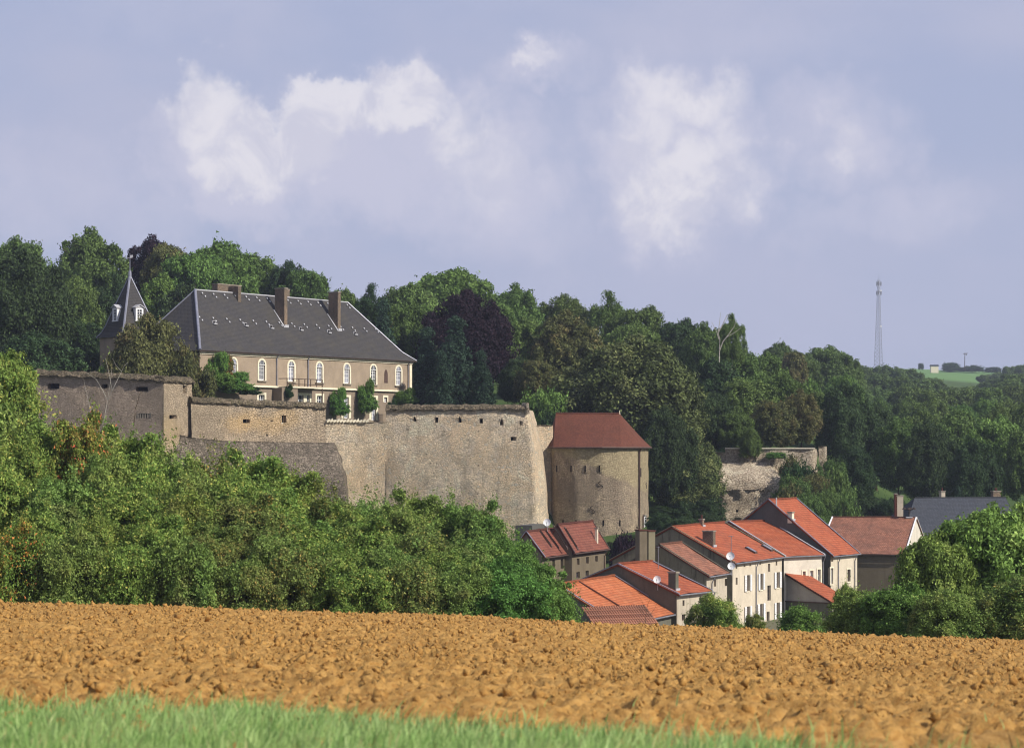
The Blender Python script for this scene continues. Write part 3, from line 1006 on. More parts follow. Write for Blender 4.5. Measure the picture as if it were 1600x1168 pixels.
def trunk_mesh(Wd, H, frac, seed, r0):
    """tapered trunk with limbs reaching into the crown; H full tree height"""
    rng = random.Random(seed)
    mb = MB()
    pts = [(0, 0, -.6)]
    x = y = 0
    for i in range(1, 7):
        x += rng.uniform(-.03, .03) * Wd; y += rng.uniform(-.03, .03) * Wd
        pts.append((x, y, H * .82 * i / 6))
    mb.tube(pts, r0, 8, r0 * .15)
    for k2 in range(9):
        i = rng.choice([1, 2, 2, 3, 3, 4, 5])
        p = Vector(pts[i]); a = rng.uniform(0, 6.28)
        L_ = Wd * rng.uniform(.25, .42)
        q = [p, p + Vector((math.cos(a) * L_ * .4, math.sin(a) * L_ * .4, L_ * .35)), p + Vector((math.cos(a + .2) * L_, math.sin(a + .2) * L_, min(L_ * .9, H * .9 - p.z)))]
        mb.tube(q, r0 * .4, 5, r0 * .08)
        for e_ in (-.5, .5):
            mb.tube([q[1], q[1] + Vector((math.cos(a + e_ * 2) * L_ * .4, math.sin(a + e_ * 2) * L_ * .4, L_ * .3))], r0 * .2, 4, r0 * .05)
    me = bpy.data.meshes.new('trunk')
    me.from_pydata(mb.v, [], mb.f)
    me.materials.append(M['bark'])
    return me


PROTO = {}


def proto(key, kind, Wd, H, leaf, nb, cover, seeds, trunk_r, gap=0, prof=None):
    PROTO[key] = []
    for s_ in seeds:
        me, a, b_ = crown(kind, Wd, H, leaf, nb, cover, s_, gap, prof)
        PROTO[key].append((me, a, b_, trunk_mesh(Wd, H, 1, s_, trunk_r)))


proto('oak', 'oak', 13, 14, .40, 135, 1.0, (1, 2, 3, 4), .32, .5)
proto('airy', 'oak', 12, 15, .34, 100, .75, (5, 6), .25, .9)
proto('holm', 'oak', 15, 17, .34, 190, .85, (8,), .45, .4)
proto('cone', 'cone', 7, 15, .30, 140, 1.0, (9, 10), .28, .1)
proto('far', 'oak', 12, 11, .55, 90, 1.1, (11, 12), .3, .1)
proto('bush', 'bush', 5.0, 6.5, .135, 150, .95, (21, 22, 23), .10, .75)
proto('tallbush', 'bush', 5.0, 10.5, .135, 230, .85, (31, 32, 33), .12, .9)
proto('walnut', 'oak', 8, 8.5, .24, 140, .95, (41, 42), .22, .5)
proto('shrub', 'bush', 3.4, 2.8, .16, 70, 1.0, (51, 52), .06, .2)

tn = random.Random(3)
ZSINK = .12


def tree(key, px, ytop, Y, wpx, mat, label, name='broadleaf_tree', cat='tree', group=None, ybot=None, depth=1., barkm=None, v=None, rot=None):
    x, y = PX(px, Y)
    base = gz(x, Y) if Y > 93 else float(fz_np(np.array([x]), np.array([Y]))[0])
    if key in ('bush', 'tallbush', 'walnut') and 93 <= Y < 140:
        base = gz(x, Y)
    ztop = (HY - ytop) / FPX * Y
    H = ztop - base
    me, Wd, Hp, tm = PROTO[key][tn.randrange(len(PROTO[key])) if v is None else v % len(PROTO[key])]
    o = thing(name, label, cat, (x, y, base), group)
    wm = wpx / FPX * Y
    cb = 0.0 if key in ('bush', 'tallbush', 'shrub') else .06 * H
    if key in ('oak', 'airy', 'holm', 'far', 'walnut'):
        cb = max(cb, H - wm * {'airy': 2.0, 'holm': 1.7}.get(key, 1.45))
    if ybot is not None:
        cb = max(0, (HY - ybot) / FPX * Y - base)
    r = tn.uniform(0, 6.28) if rot is None else rot
    c_ = bpy.data.objects.new('crown', me); C.objects.link(c_); c_.parent = o
    c_.location = (0, 0, cb)
    c_.scale = (wm / Wd, wm / Wd * depth, (H - cb) / Hp)
    c_.rotation_euler = (0, 0, r)
    c_.material_slots[0].link = 'OBJECT'
    c_.material_slots[0].material = M[mat]
    tk = bpy.data.objects.new('trunk', tm); C.objects.link(tk); tk.parent = o
    sx = min(wm / Wd, 1.3)
    tk.scale = (sx, sx, H / Hp * .95)
    tk.rotation_euler = (0, 0, r)
    if barkm:
        tk.material_slots[0].link = 'OBJECT'; tk.material_slots[0].material = M[barkm]
    return o


# ------------------------------------------------------------------ building pieces
def window(F, root, s0, s1, z0, z1, d=-.3, frame='white_paint', bars=(1, 3), surround=None, sill=True, shutters=None, glass='glass', proud=.0):
    """window > pane; frame bars as real geometry; optional surround and shutters are parts of the house"""
    mb = MB(); t_ = min(.09, (s1 - s0) * .14)
    mb.fbox(F, s0, s0 + t_, d, d + .07, z0, z1).fbox(F, s1 - t_, s1, d, d + .07, z0, z1)
    mb.fbox(F, s0 + t_, s1 - t_, d, d + .07, z1 - t_, z1).fbox(F, s0 + t_, s1 - t_, d, d + .07, z0, z0 + t_)
    nx_, nz_ = bars
    tb = .045
    for i in range(nx_):
        s = s0 + (s1 - s0) * (i + 1) / (nx_ + 1)
        mb.fbox(F, s - tb, s + tb, d + .005, d + .06, z0 + t_, z1 - t_)
    for i in range(nz_):
        z = z0 + (z1 - z0) * (i + 1) / (nz_ + 1)
        mb.fbox(F, s0 + t_, s1 - t_, d + .008, d + .05, z - .03, z + .03)
    wo = mb.build('window', M[frame], root)
    g_ = MB(); g_.poly([F.pt(s0 + .02, d + .02, z0 + .02), F.pt(s1 - .02, d + .02, z0 + .02), F.pt(s1 - .02, d + .02, z1 - .02), F.pt(s0 + .02, d + .02, z1 - .02)])
    g_.build('pane', M[glass], wo)
    if surround:
        q = .16
        sm = MB()
        sm.fbox(F, s0 - q, s0 - .002, -.05, .05, z0 - .12, z1 + q).fbox(F, s1 + .002, s1 + q, -.05, .05, z0 - .12, z1 + q)
        sm.fbox(F, s0 - .002, s1 + .002, -.05, .05, z1 + .002, z1 + q)
        sm.fbox(F, s0 - .002, s1 + .002, -.05, .09, z0 - .14, z0 - .002)
        sm.build('window_surround', M[surround], root)
    elif sill:
        MB().fbox(F, s0 - .08, s1 + .08, -.05, .08, z0 - .12, z0 - .004).build('window_sill', M['white_stone'], root)
    if shutters:
        ww = (s1 - s0) * .52
        for a, b_ in ((s0 - ww - .05, s0 - .05), (s1 + .05, s1 + ww + .05)):
            mb = MB()
            mb.fbox(F, a, b_, .06, .09, z0 - .02, z1 + .03)
            nsl = 7
            for i in range(nsl):
                z = z0 + (z1 - z0) * (i + .5) / nsl
                mb.fbox(F, a + .06, b_ - .06, .092, .125, z - .08, z + .06)
            mb.fbox(F, a, a + .05, .092, .14, z0 - .02, z1 + .03).fbox(F, b_ - .05, b_, .092, .14, z0 - .02, z1 + .03)
            mb.build('shutter', M[shutters], root)
    return wo


def roofslab(F, L0, L1, d0, z0, d1, z1, th=.14, sag=.10, skew0=0, skew1=0, n=14, mrows=6):
    """a tiled slope from the eave line (d0,z0) to the ridge line (d1,z1); skew shifts the ridge ends"""
    mb = MB()
    sl = math.hypot(d1 - d0, z1 - z0)
    nd = Vector((z1 - z0, abs(d1 - d0))).normalized()     # normal in (d,z)
    sgn = 1 if d0 > d1 else -1
    G = []
    for j in range(mrows + 1):
        t = j / mrows
        row = []
        for i in range(n + 1):
            u = i / n
            a = (L0 + skew0 * t) * (1 - u) + (L1 + skew1 * t) * u
            d = d0 + (d1 - d0) * t; z = z0 + (z1 - z0) * t
            z -= sag * math.sin(math.pi * t) * .6 - sag * .5 * vn(a * .45, t * 3, L0 + d0)
            row.append((a, d, z))
        G.append(row)
    base = len(mb.v)
    for row in G:
        for a, d, z in row:
            mb.v.append(tuple(F.pt(a, d, z)))
    for j in range(mrows):
        for i in range(n):
            q = (base + j * (n + 1) + i, base + j * (n + 1) + i + 1, base + (j + 1) * (n + 1) + i + 1, base + (j + 1) * (n + 1) + i)
            mb.f.append(q)
            for jj, i2 in ((j, i), (j, i + 1), (j + 1, i + 1), (j + 1, i)):
                mb.uv.append((G[jj][i2][0] + .01, sl * jj / mrows + .01))
    # underside and edges
    e = [G[0][0], G[0][n], G[mrows][n], G[mrows][0]]
    top = [F.pt(*q) for q in e]
    bot = [F.pt(a, d - nd.x * th * sgn * .6, z - th) for a, d, z in e]
    mb.poly(bot[::-1])
    for a, b_ in ((0, 1), (1, 2), (2, 3), (3, 0)):
        mb.poly([top[a], bot[a], bot[b_], top[b_]])
    return mb


def ridge(F, s0, s1, d, z, root, mat, r=.13):
    mb = MB()
    n = max(3, int((s1 - s0) / .42))
    for i in range(n):
        a = s0 + (s1 - s0) * i / n; b_ = s0 + (s1 - s0) * (i + 1) / n
        rr = r * (1.0 if i % 2 else 1.12)
        zz = z + .05 * vn(a * .6, z, 1)
        pa = [(d + rr, zz - .06), (d + rr * .6, zz + rr * .7), (d - rr * .6, zz + rr * .7), (d - rr, zz - .06)]
        for (q0, w0), (q1, w1) in zip(pa, pa[1:]):
            mb.poly([F.pt(a, q0, w0), F.pt(b_, q0, w0), F.pt(b_, q1, w1), F.pt(a, q1, w1)])
        mb.poly([F.pt(a, q, w_) for q, w_ in pa])
    return mb.build('ridge_tiles', M[mat], root)


def verge(F, s, pts, root, mat='zinc', wd=.17, th=.08):
    """capping along the sloping roof edge; pts (d,z) along the slope"""
    mb = MB()
    for (d0, z0), (d1, z1) in zip(pts, pts[1:]):
        mb.hexa([F.pt(s - wd / 2, d0, z0), F.pt(s + wd / 2, d0, z0), F.pt(s + wd / 2, d1, z1), F.pt(s - wd / 2, d1, z1),
                 F.pt(s - wd / 2, d0, z0 + th), F.pt(s + wd / 2, d0, z0 + th), F.pt(s + wd / 2, d1, z1 + th), F.pt(s - wd / 2, d1, z1 + th)])
    return mb.build('verge_capping', M[mat], root)


def gutter(F, s0, s1, d, z, root, mat='pipe', down=None, zb=-18, r=.075):
    MB().tube([F.pt(s0, d, z), F.pt(s1, d, z)], r, 6).build('gutter', M[mat], root)
    for s in (down or []):
        MB().tube([F.pt(s, d, z - .03), F.pt(s, d - .1, z - .25), F.pt(s, .10, z - .7), F.pt(s, .09, zb)], r * .75, 6).build('downpipe', M[mat], root)


def chimney(F, s, d, z0, z1, ws, wd_, root, mat='brick_old', pots=0, cap=True):
    mb = MB().fbox(F, s - ws / 2, s + ws / 2, d - wd_ / 2, d + wd_ / 2, z0, z1)
    c_ = mb.build('chimney', M[mat], root)
    if cap:
        MB().fbox(F, s - ws / 2 - .06, s + ws / 2 + .06, d - wd_ / 2 - .06, d + wd_ / 2 + .06, z1 + .003, z1 + .14).build('chimney_cap', M['grey_stone'], c_)
    for i in range(pots):
        dd = d + (i - (pots - 1) / 2) * .35
        MB().tube([F.pt(s, dd, z1 + .14), F.pt(s, dd, z1 + .55)], .11, 8, .09).build('chimney_pot', M['tile_maroon'], c_)
    return c_


def village_house(label, e1, e2, Y1, r1, zb, wallm, roofm, name='house', a=None, L=None, gable=None, ov=.3, vm='zinc', holes_px=(), wins=(), gut='pipe', down=(),
                  back=True, vergel=True, group=None, over_side=.12, courses=None, capl=None, roofname='roof'):
    """e1, e2: where the two ends of the front eave are seen; r1: the near end of the ridge"""
    E1 = P(e1[0], e1[1], Y1)
    if a is None:
        Y2 = Y1 * (HY - e1[1]) / (HY - e2[1])
        E2 = P(e2[0], e2[1], Y2)
        p1 = Vector((E1.x, E1.y)); p2 = Vector((E2.x, E2.y))
    else:
        p1 = Vector((E1.x, E1.y)); u = Vector((math.cos(math.radians(a)), math.sin(math.radians(a))))
        p2 = p1 + u * L
    ZE = E1.z
    u = (p2 - p1).normalized(); nout = Vector((u.y, -u.x)); L = (p2 - p1).length
    # ridge: R = p1 - nout*w
    k_ = (r1[0] - 800) / FPX
    wv = (p1.x - k_ * p1.y) / (nout.x - k_ * nout.y)
    Ry = p1.y - nout.y * wv
    ZR = (HY - r1[1]) / FPX * Ry
    FW = Path([p1 - nout * ov, p2 - nout * ov])      # wall plane: d=0, roof edge at d=ov
    w_ = wv - ov
    root = thing(name, label, 'house', (p1.x, p1.y, zb), group)
    hs = [FW.hole(*h) for h in holes_px]
    mb = MB()
    ztop = ZE - .12
    rise = (ZR - ZE) / wv
    wall(mb, FW, over_side, L - over_side, zb, ztop + rise * ov - .05, hs, res=None)
    mb.build('front_wall', M[wallm], root)
    for s, nm in ((over_side, 'l'), (L - over_side, 'r')):
        mb = MB()
        zt0 = ztop + rise * ov - .05
        mb.poly([FW.pt(s, 0, zb), FW.pt(s, 0, zt0), FW.pt(s, -w_, ZR - .16), FW.pt(s, -2 * w_, zt0), FW.pt(s, -2 * w_, zb)][::1 if nm == 'r' else -1])
        mb.build('gable_wall', M[gable or wallm], root)
    mb = MB(); mb.poly([FW.pt(over_side, -2 * w_, zb), FW.pt(L - over_side, -2 * w_, zb), FW.pt(L - over_side, -2 * w_, ztop + rise * ov), FW.pt(over_side, -2 * w_, ztop + rise * ov)][::-1])
    mb.build('back_wall', M[gable or wallm], root)
    rf = roofslab(FW, 0, L, ov, ZE, -w_, ZR).build(roofname, M[roofm], root)
    roofslab(FW, 0, L, -2 * w_ - ov, ZE, -w_ - .001, ZR - .004).build(roofname, M[roofm], root)
    ridge(FW, 0, L, -w_, ZR + .03, root, roofm)
    if vergel:
        verge(FW, 0.05, [(ov + .02, ZE + .0), (-w_, ZR + .04), (-2 * w_ - ov, ZE)], root, vm)
        verge(FW, L - .05, [(ov + .02, ZE + .0), (-w_, ZR + .04), (-2 * w_ - ov, ZE)], root, vm)
    gutter(FW, .0, L, ov + .09, ZE - .10, root, gut, [FW.s_px(q) for q in down], zb)
    for h, wv_ in zip(hs, wins):
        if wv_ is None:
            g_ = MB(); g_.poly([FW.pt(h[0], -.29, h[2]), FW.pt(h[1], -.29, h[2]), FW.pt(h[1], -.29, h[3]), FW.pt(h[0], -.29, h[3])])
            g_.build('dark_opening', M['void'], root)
            if wv_ is None:
                continue
        window(FW, root, h[0], h[1], h[2], h[3], d=-.26, **wv_)
    return dict(F=FW, root=root, L=L, w=w_, ZE=ZE, ZR=ZR, ov=ov, rise=rise, u=u, n=nout)


# ------------------------------------------------------------------ the chateau
Y1 = 305.0
yA, yB = 547.0, 564.0
E1 = P(312, yA, Y1); E2 = P(643, yB, Y1 * (HY - yA) / (HY - yB))
ZE = E1.z
FC = Path([(E1.x, E1.y), (E2.x, E2.y)])
LC = FC.L
WC = 13.0
ZT = 3.6
root = thing('chateau', 'long brown rendered manor with steep hipped slate roof and arched windows above the rampart', 'manor house', (E1.x, E1.y, ZT))
up = []       # upper arched windows
for px in (364.5, 409, 455, 499, 541.8, 583.2, 622.6):
    s = FC.s_px(px)
    Yw = FC.pt(s, 0, 0).y
    up.append((px, s))
zs_ = 3.6 + 4.72        # top of lower storey (string course)
WIN = []
mb = MB()
OVR = .45
LOW = []
for x0, x1, y0, y1 in ((404, 413, 616.5, 631), (453, 458, 616.5, 631), (462, 474, 616.5, 631), (479, 483.5, 616.5, 631), (495, 503.5, 618, 632), (536.5, 544.5, 620, 653), (580, 587, 621, 656), (599.8, 604.6, 620.5, 628)):
    LOW.append(FC.hole(x0, x1, y0, y1))
HU = []
for px, s in up:
    Yw = FC.pt(s, 0, 0).y
    HU.append((s - .62, s + .62))
zw0 = ZE - 3.65; zw1 = ZE - 1.55        # sill and springing of the arched windows
wall(mb, FC, 0, LC, zs_ + .25, ZE - .3, [(a, b_, zw0, zw1 + .001) for a, b_ in HU], dep=.32)
mb.build('upper_wall', M['plaster_chateau'], root)
mb = MB()
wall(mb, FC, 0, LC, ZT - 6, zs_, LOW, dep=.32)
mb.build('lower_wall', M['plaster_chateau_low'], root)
# the two end walls and the back
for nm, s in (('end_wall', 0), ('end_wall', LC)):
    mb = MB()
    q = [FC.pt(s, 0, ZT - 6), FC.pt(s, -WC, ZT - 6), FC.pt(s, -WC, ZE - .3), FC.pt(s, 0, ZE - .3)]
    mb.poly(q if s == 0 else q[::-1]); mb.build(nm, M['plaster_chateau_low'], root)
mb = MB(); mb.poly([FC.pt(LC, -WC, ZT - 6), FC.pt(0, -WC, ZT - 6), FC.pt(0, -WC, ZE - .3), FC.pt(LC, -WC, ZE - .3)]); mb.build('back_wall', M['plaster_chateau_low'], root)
# string course: two pale bands with the ledge between
MB().fbox(FC, -.12, LC + .25, -.05, .34, zs_ + .001, zs_ + .16).fbox(FC, -.05, LC + .12, -.05, .16, zs_ + .161, zs_ + .25).build('string_course', M['white_stone'], root)
MB().fbox(FC, -.2, LC + .4, -.05, .5, zs_ + .62, zs_ + .70).build('zinc_ledge', M['zinc_pale'], root) if False else None
MB().fbox(FC, -.1, LC + .15, .0, .30, ZE - .30, ZE - .12).fbox(FC, -.1, LC + .15, .0, .16, ZE - .48, ZE - .30).build('cornice', M['white_stone'], root)
MB().fbox(FC, LC - .55, LC + .1, -.02, .06, ZT, zs_).fbox(FC, LC - .45, LC + .06, -.02, .05, zs_ + .25, ZE - .48).build('corner_stones', M['white_stone'], root)
MB().tube([FC.pt(-.3, .52, ZE - .04), FC.pt(LC + .3, .52, ZE - .04)], .08, 6).build('gutter', M['iron'], root)

for i, (px, s) in enumerate(up):
    a, b_ = s - .62, s + .62
    zt = zw1
    n_ = 10
    rI, rO = .62, .90
    # arched surround
    sm = MB()
    for sg in (-1, 1):
        x0, x1 = (s - rO, s - rI - .002) if sg < 0 else (s + rI + .002, s + rO)
        sm.fbox(FC, x0, x1, -.05, .07, zw0 - .05, zt)
    for q in range(n_):
        a0 = math.pi * q / n_; a1 = math.pi * (q + 1) / n_
        c0, s0_, c1, s1_ = math.cos(a0), math.sin(a0), math.cos(a1), math.sin(a1)
        pts = []
        for dd in (-.05, .07):
            pts += [FC.pt(s + rI * c0, dd, zt + rI * s0_ * 1.05), FC.pt(s + rO * c0, dd, zt + rO * s0_), FC.pt(s + rO * c1, dd, zt + rO * s1_), FC.pt(s + rI * c1, dd, zt + rI * s1_ * 1.05)]
        sm.hexa(pts)
    sm.build('window_surround', M['white_stone'], root)
    # arched sash: bars standing just proud of the wall plane within the arch, pane behind
    d = -.22
    f = MB()
    f.fbox(FC, a + .0, a + .09, d, d + .08, zw0 + .1, zt).fbox(FC, b_ - .09, b_, d, d + .08, zw0 + .1, zt).fbox(FC, a + .09, b_ - .09, d, d + .08, zw0, zw0 + .14)
    f.fbox(FC, s - .055, s + .055, d, d + .085, zw0 + .14, zt)
    for zz in (.75, 1.3, 1.8):
        f.fbox(FC, a + .09, s - .055, d + .01, d + .06, zw0 + zz, zw0 + zz + .05).fbox(FC, s + .055, b_ - .09, d + .01, d + .06, zw0 + zz, zw0 + zz + .05)
    for xx in (-.31, .31):
        f.fbox(FC, s + xx - .02, s + xx + .02, d + .012, d + .05, zw0 + .14, zt)
    # fanlight in the arch, set in the thickness of the surround
    f.fbox(FC, a, b_, -.03, .03, zt - .03, zt + .05)
    f.fbox(FC, s - .03, s + .03, .012, .04, zt + .05, zt + rI * .98)
    for sg in (-.31, .31):
        f.fbox(FC, s + sg - .02, s + sg + .02, .012, .04, zt + .05, zt + rI * .85)
    wo = f.build('window', M['white_paint'], root)
    g_ = MB()
    g_.poly([FC.pt(a, d + .02, zw0), FC.pt(b_, d + .02, zw0), FC.pt(b_, d + .02, zt), FC.pt(a, d + .02, zt)])
    g_.poly([FC.pt(s + rI * math.cos(math.pi * q / n_), .01, zt + rI * 1.05 * math.sin(math.pi * q / n_)) for q in range(n_ + 1)])
    g_.build('pane', M['curtain' if i not in (1, 5) else 'glass'], wo)
    MB().fbox(FC, s - .95, s + .95, .0, .22, zw0 - .22, zw0 - .055).build('window_sill', M['grey_stone'], root)
# lower windows and french doors
for j, h in enumerate(LOW):
    door = j in (5, 6)
    window(FC, root, *h, d=-.26, bars=(1, 5) if door else (1, 1), surround=None, sill=False, glass='curtain' if door else 'glass')
for grp in ((0, 0), (1, 3), (4, 4), (5, 5), (6, 6), (7, 7)):
    h0, h1 = LOW[grp[0]], LOW[grp[1]]
    q = .36 if grp[0] != 7 else .25
    if grp[0] in (5, 6): q = .5
    sm = MB()
    sm.fbox(FC, h0[0] - q, h0[0] - .002, -.05, .06, h0[2], h0[3] + .30).fbox(FC, h1[1] + .002, h1[1] + q, -.05, .06, h0[2], h0[3] + .30)
    sm.fbox(FC, h0[0] - .002, h1[1] + .002, -.05, .06, h0[3] + .002, h0[3] + .30)
    for g2 in range(grp[0], grp[1]):
        sm.fbox(FC, LOW[g2][1] + .002, LOW[g2 + 1][0] - .002, -.05, .055, h0[2], h0[3])
    sm.build('window_surround', M['white_stone'], root)
# niche and downpipes
s = FC.s_px(603)
mb = MB()
for q in range(6):
    a0 = math.pi * q / 6; a1 = math.pi * (q + 1) / 6
    mb.poly([FC.pt(s, .02, ZE - 2.2), FC.pt(s + .42 * math.cos(a0), .02, ZE - 2.2 + .8 * math.sin(a0)), FC.pt(s + .42 * math.cos(a1), .02, ZE - 2.2 + .8 * math.sin(a1))])
mb.poly([FC.pt(s - .42, .02, ZE - 3.4), FC.pt(s + .42, .02, ZE - 3.4), FC.pt(s + .42, .02, ZE - 2.2), FC.pt(s - .42, .02, ZE - 2.2)])
mb.build('niche', M['gutter'], root)
for px in (431.5, 480.5, 637):
    s = FC.s_px(px)
    MB().tube([FC.pt(s, .5, ZE - .1), FC.pt(s, .14, ZE - .6), FC.pt(s, .14, zs_ + .3)], .075, 6).build('downpipe', M['zinc'] if px < 600 else M['pipe'], root)
# balcony rail on its posts
s0 = FC.s_px(433); s1 = FC.s_px(488)
zb0 = zs_ + .28
br_ = MB().fbox(FC, s0, s1, .34, 1.9, zs_ + .02, zs_ + .20).build('balcony', M['white_stone'], root)
r_ = MB()
for z in (zb0 + 1.0, zb0 + .25):
    r_.tube([FC.pt(s0, 1.8, z), FC.pt(s1, 1.8, z)], .06, 6)
r_.tube([FC.pt(s0, .3, zb0 + 1.0), FC.pt(s0, 1.8, zb0 + 1.0)], .06, 6)
nP = 6
for i in range(nP + 1):
    s = s0 + (s1 - s0) * i / nP
    r_.tube([FC.pt(s, 1.8, zb0 - .05), FC.pt(s, 1.8, zb0 + 1.02)], .07, 6)
r_.build('balcony_rail', M['wood_dark'], br_)
MB().tube([FC.pt(s1, 1.8, ZT), FC.pt(s1, 1.8, zb0 + 1.0)], .08, 6).build('balcony_post', M['wood_dark'], br_)
MB().fbox(FC, s0 - 1.0, s0 + 2.4, 0.01, 1.7, ZT - 4, zs_ - .01).build('porch_wall', M['plaster_chateau_low'], root)

# roof: flared hips
Rs = None
hw = WC / 2
k_ = FC.s_px(305, -hw)
ZR = FC.z_py(453, k_, -hw)
k2_ = FC.s_px(543, -hw)
o_ = .55
rings = [(-o_, LC + o_, o_, -WC - o_, ZE), (.75, LC - 1.3, -.75, -WC + .75, ZE + 1.25), (k_, k2_, -hw, -hw, ZR)]


def ringpts(r):
    s0, s1, d0, d1, z = r
    return [(s0, d0, z), (s1, d0, z), (s1, d1, z), (s0, d1, z)]


for side, nm in ((0, 'roof_slope'), (1, 'roof_slope'), (2, 'roof_slope'), (3, 'roof_slope')):
    mb = MB()
    acc = 0
    for ra, rb in zip(rings, rings[1:]):
        A = ringpts(ra); B = ringpts(rb)
        a0, a1 = A[side], A[(side + 1) % 4]; b0, b1 = B[side], B[(side + 1) % 4]
        N, MM = (26, 8) if side in (0, 2) else (10, 8)
        sl = math.hypot((b0[1] - a0[1]) if side in (0, 2) else (b0[0] - a0[0]), rb[4] - ra[4])
        for j in range(MM):
            for i in range(N):
                def pp(u, v):
                    l = [a0[q] * (1 - u) + a1[q] * u for q in range(3)]
                    r2 = [b0[q] * (1 - u) + b1[q] * u for q in range(3)]
                    p = [l[q] * (1 - v) + r2[q] * v for q in range(3)]
                    w2 = 4 * v * (1 - v) if rb is rings[2] else 0
                    w2 *= min(1, min(u, 1 - u) * 8)
                    p[2] += .05 * vn(p[0] * .25, p[1] * .25, v * 2) * w2
                    return p
                q = [pp(i / N, j / MM), pp((i + 1) / N, j / MM), pp((i + 1) / N, (j + 1) / MM), pp(i / N, (j + 1) / MM)]
                uvs = [((w_[0] if side in (0, 2) else w_[1]) + .01, acc + sl * v + .01) for w_, v in zip(q, (j / MM, j / MM, (j + 1) / MM, (j + 1) / MM))]
                mb.poly([FC.pt(*w_) for w_ in q], uvs)
        acc += sl
    mb.build(nm, M['slate'], root, smooth=False)
mb = MB(); mb.poly([FC.pt(*q) for q in ringpts((-o_, LC + o_, o_, -WC - o_, ZE - .14))][::-1])
for i in range(4):
    A = ringpts(rings[0]); B = ringpts((-o_, LC + o_, o_, -WC - o_, ZE - .14))
    mb.poly([FC.pt(*B[i]), FC.pt(*B[(i + 1) % 4]), FC.pt(*A[(i + 1) % 4]), FC.pt(*A[i])])
mb.build('eaves_soffit', M['wood_dark'], root)
# lead hips and ridge
for i in range(4):
    A, B, Cc = [ringpts(r)[i] for r in rings]
    mb = MB(); mb.tube([FC.pt(A[0], A[1], A[2] + .05), FC.pt(B[0], B[1], B[2] + .05), FC.pt(Cc[0], Cc[1], Cc[2] + .06)], .19 if i == 0 else .10, 6)
    mb.build('lead_hip', M['zinc'], root)
MB().tube([FC.pt(k_, -hw, ZR + .05), FC.pt(k2_, -hw, ZR + .05)], .10, 6).build('lead_ridge', M['zinc_pale'], root)
MB().tube([FC.pt(k_, -hw, ZR), FC.pt(k_, -hw, ZR + 1.0)], .05, 5, .01).build('finial', M['iron'], root)


def slope_z(d):      # roof surface height on the front slope
    return ZE + 1.25 + (ZR - ZE - 1.25) * ((-.75 - d) / (hw - .75))


# chimneys standing in the front slope, long side across the roof
for px, pyt, pyb, pb in ((442.5, 451, 509, 14), (526, 457, 514, 14)):
    best = None
    for i in range(60):
        d = -.8 - (hw - 1.0) * i / 60
        s = FC.s_px(px + 2, d)
        p = FC.pt(s, d, slope_z(d))
        py = HY - FPX * p.z / p.y
        if best is None or abs(py - pyb) < best[0]:
            best = (abs(py - pyb), d, s)
    _, d, s = best
    zt = FC.z_py(pyt, s, d)
    s += .30
    ln = 1.75
    mb = MB().fbox(FC, s - .33, s + .33, d - ln, d, slope_z(d) - .6, zt)
    c_ = mb.build('chimney', M['brick_old'], root)
    MB().fbox(FC, s - .40, s + .40, d - ln - .08, d + .08, zt + .003, zt + .16).build('chimney_cap', M['grey_stone'], c_)
    fl = MB()
    fl.hexa([FC.pt(s - .60, d + .2, slope_z(d + .2) + .02), FC.pt(s - .38, d + .2, slope_z(d + .2) + .02), FC.pt(s - .38, d - ln, slope_z(d - ln) + .02), FC.pt(s - .60, d - ln, slope_z(d - ln) + .02),
             FC.pt(s - .60, d + .2, slope_z(d + .2) + .09), FC.pt(s - .38, d + .2, slope_z(d + .2) + .09), FC.pt(s - .38, d - ln, slope_z(d - ln) + .09), FC.pt(s - .60, d - ln, slope_z(d - ln) + .09)])
    fl.fbox(FC, s - .4, s + .4, d + .005, d + .22, slope_z(d + .1) - .1, slope_z(d) + .15)
    fl.build('chimney_flashing', M['zinc_pale'], c_)
# rear chimneys
for px, d, pyt, ws, wd_ in ((374, -hw - .8, 447, .8, 5.0), (446, -hw - 2.0, 453, .9, .8), (614, -hw - 2.8, 531, 1.0, 1.0)):
    s = FC.s_px(px, d)
    zt = FC.z_py(pyt, s, d)
    dz = slope_z(-hw + abs(d + hw)) - 2.0 if px < 600 else ZE
    if px < 400:
        # broad stack just behind the ridge, its long side along it
        s0 = FC.s_px(340, d)
        mb = MB().fbox(FC, s0, s + .4, d - 1.0, d, ZR - 2.5, zt)
        c_ = mb.build('chimney', M['brick_old'], root)
        MB().fbox(FC, s0 - .06, s + .46, d - 1.06, d + .06, zt + .003, zt + .13).build('chimney_cap', M['grey_stone'], c_)
        # its stub through the front slope
        d2 = -hw + 1.0
        s3 = FC.s_px(374.5, d2)
        MB().fbox(FC, s3 - .3, s3 + .3, -hw - .79, d2, slope_z(d2) - .3, zt - .2).build('chimney_shoulder', M['brick_old'], root)
    else:
        chimney(FC, s, d, dz, zt, ws, wd_, root)
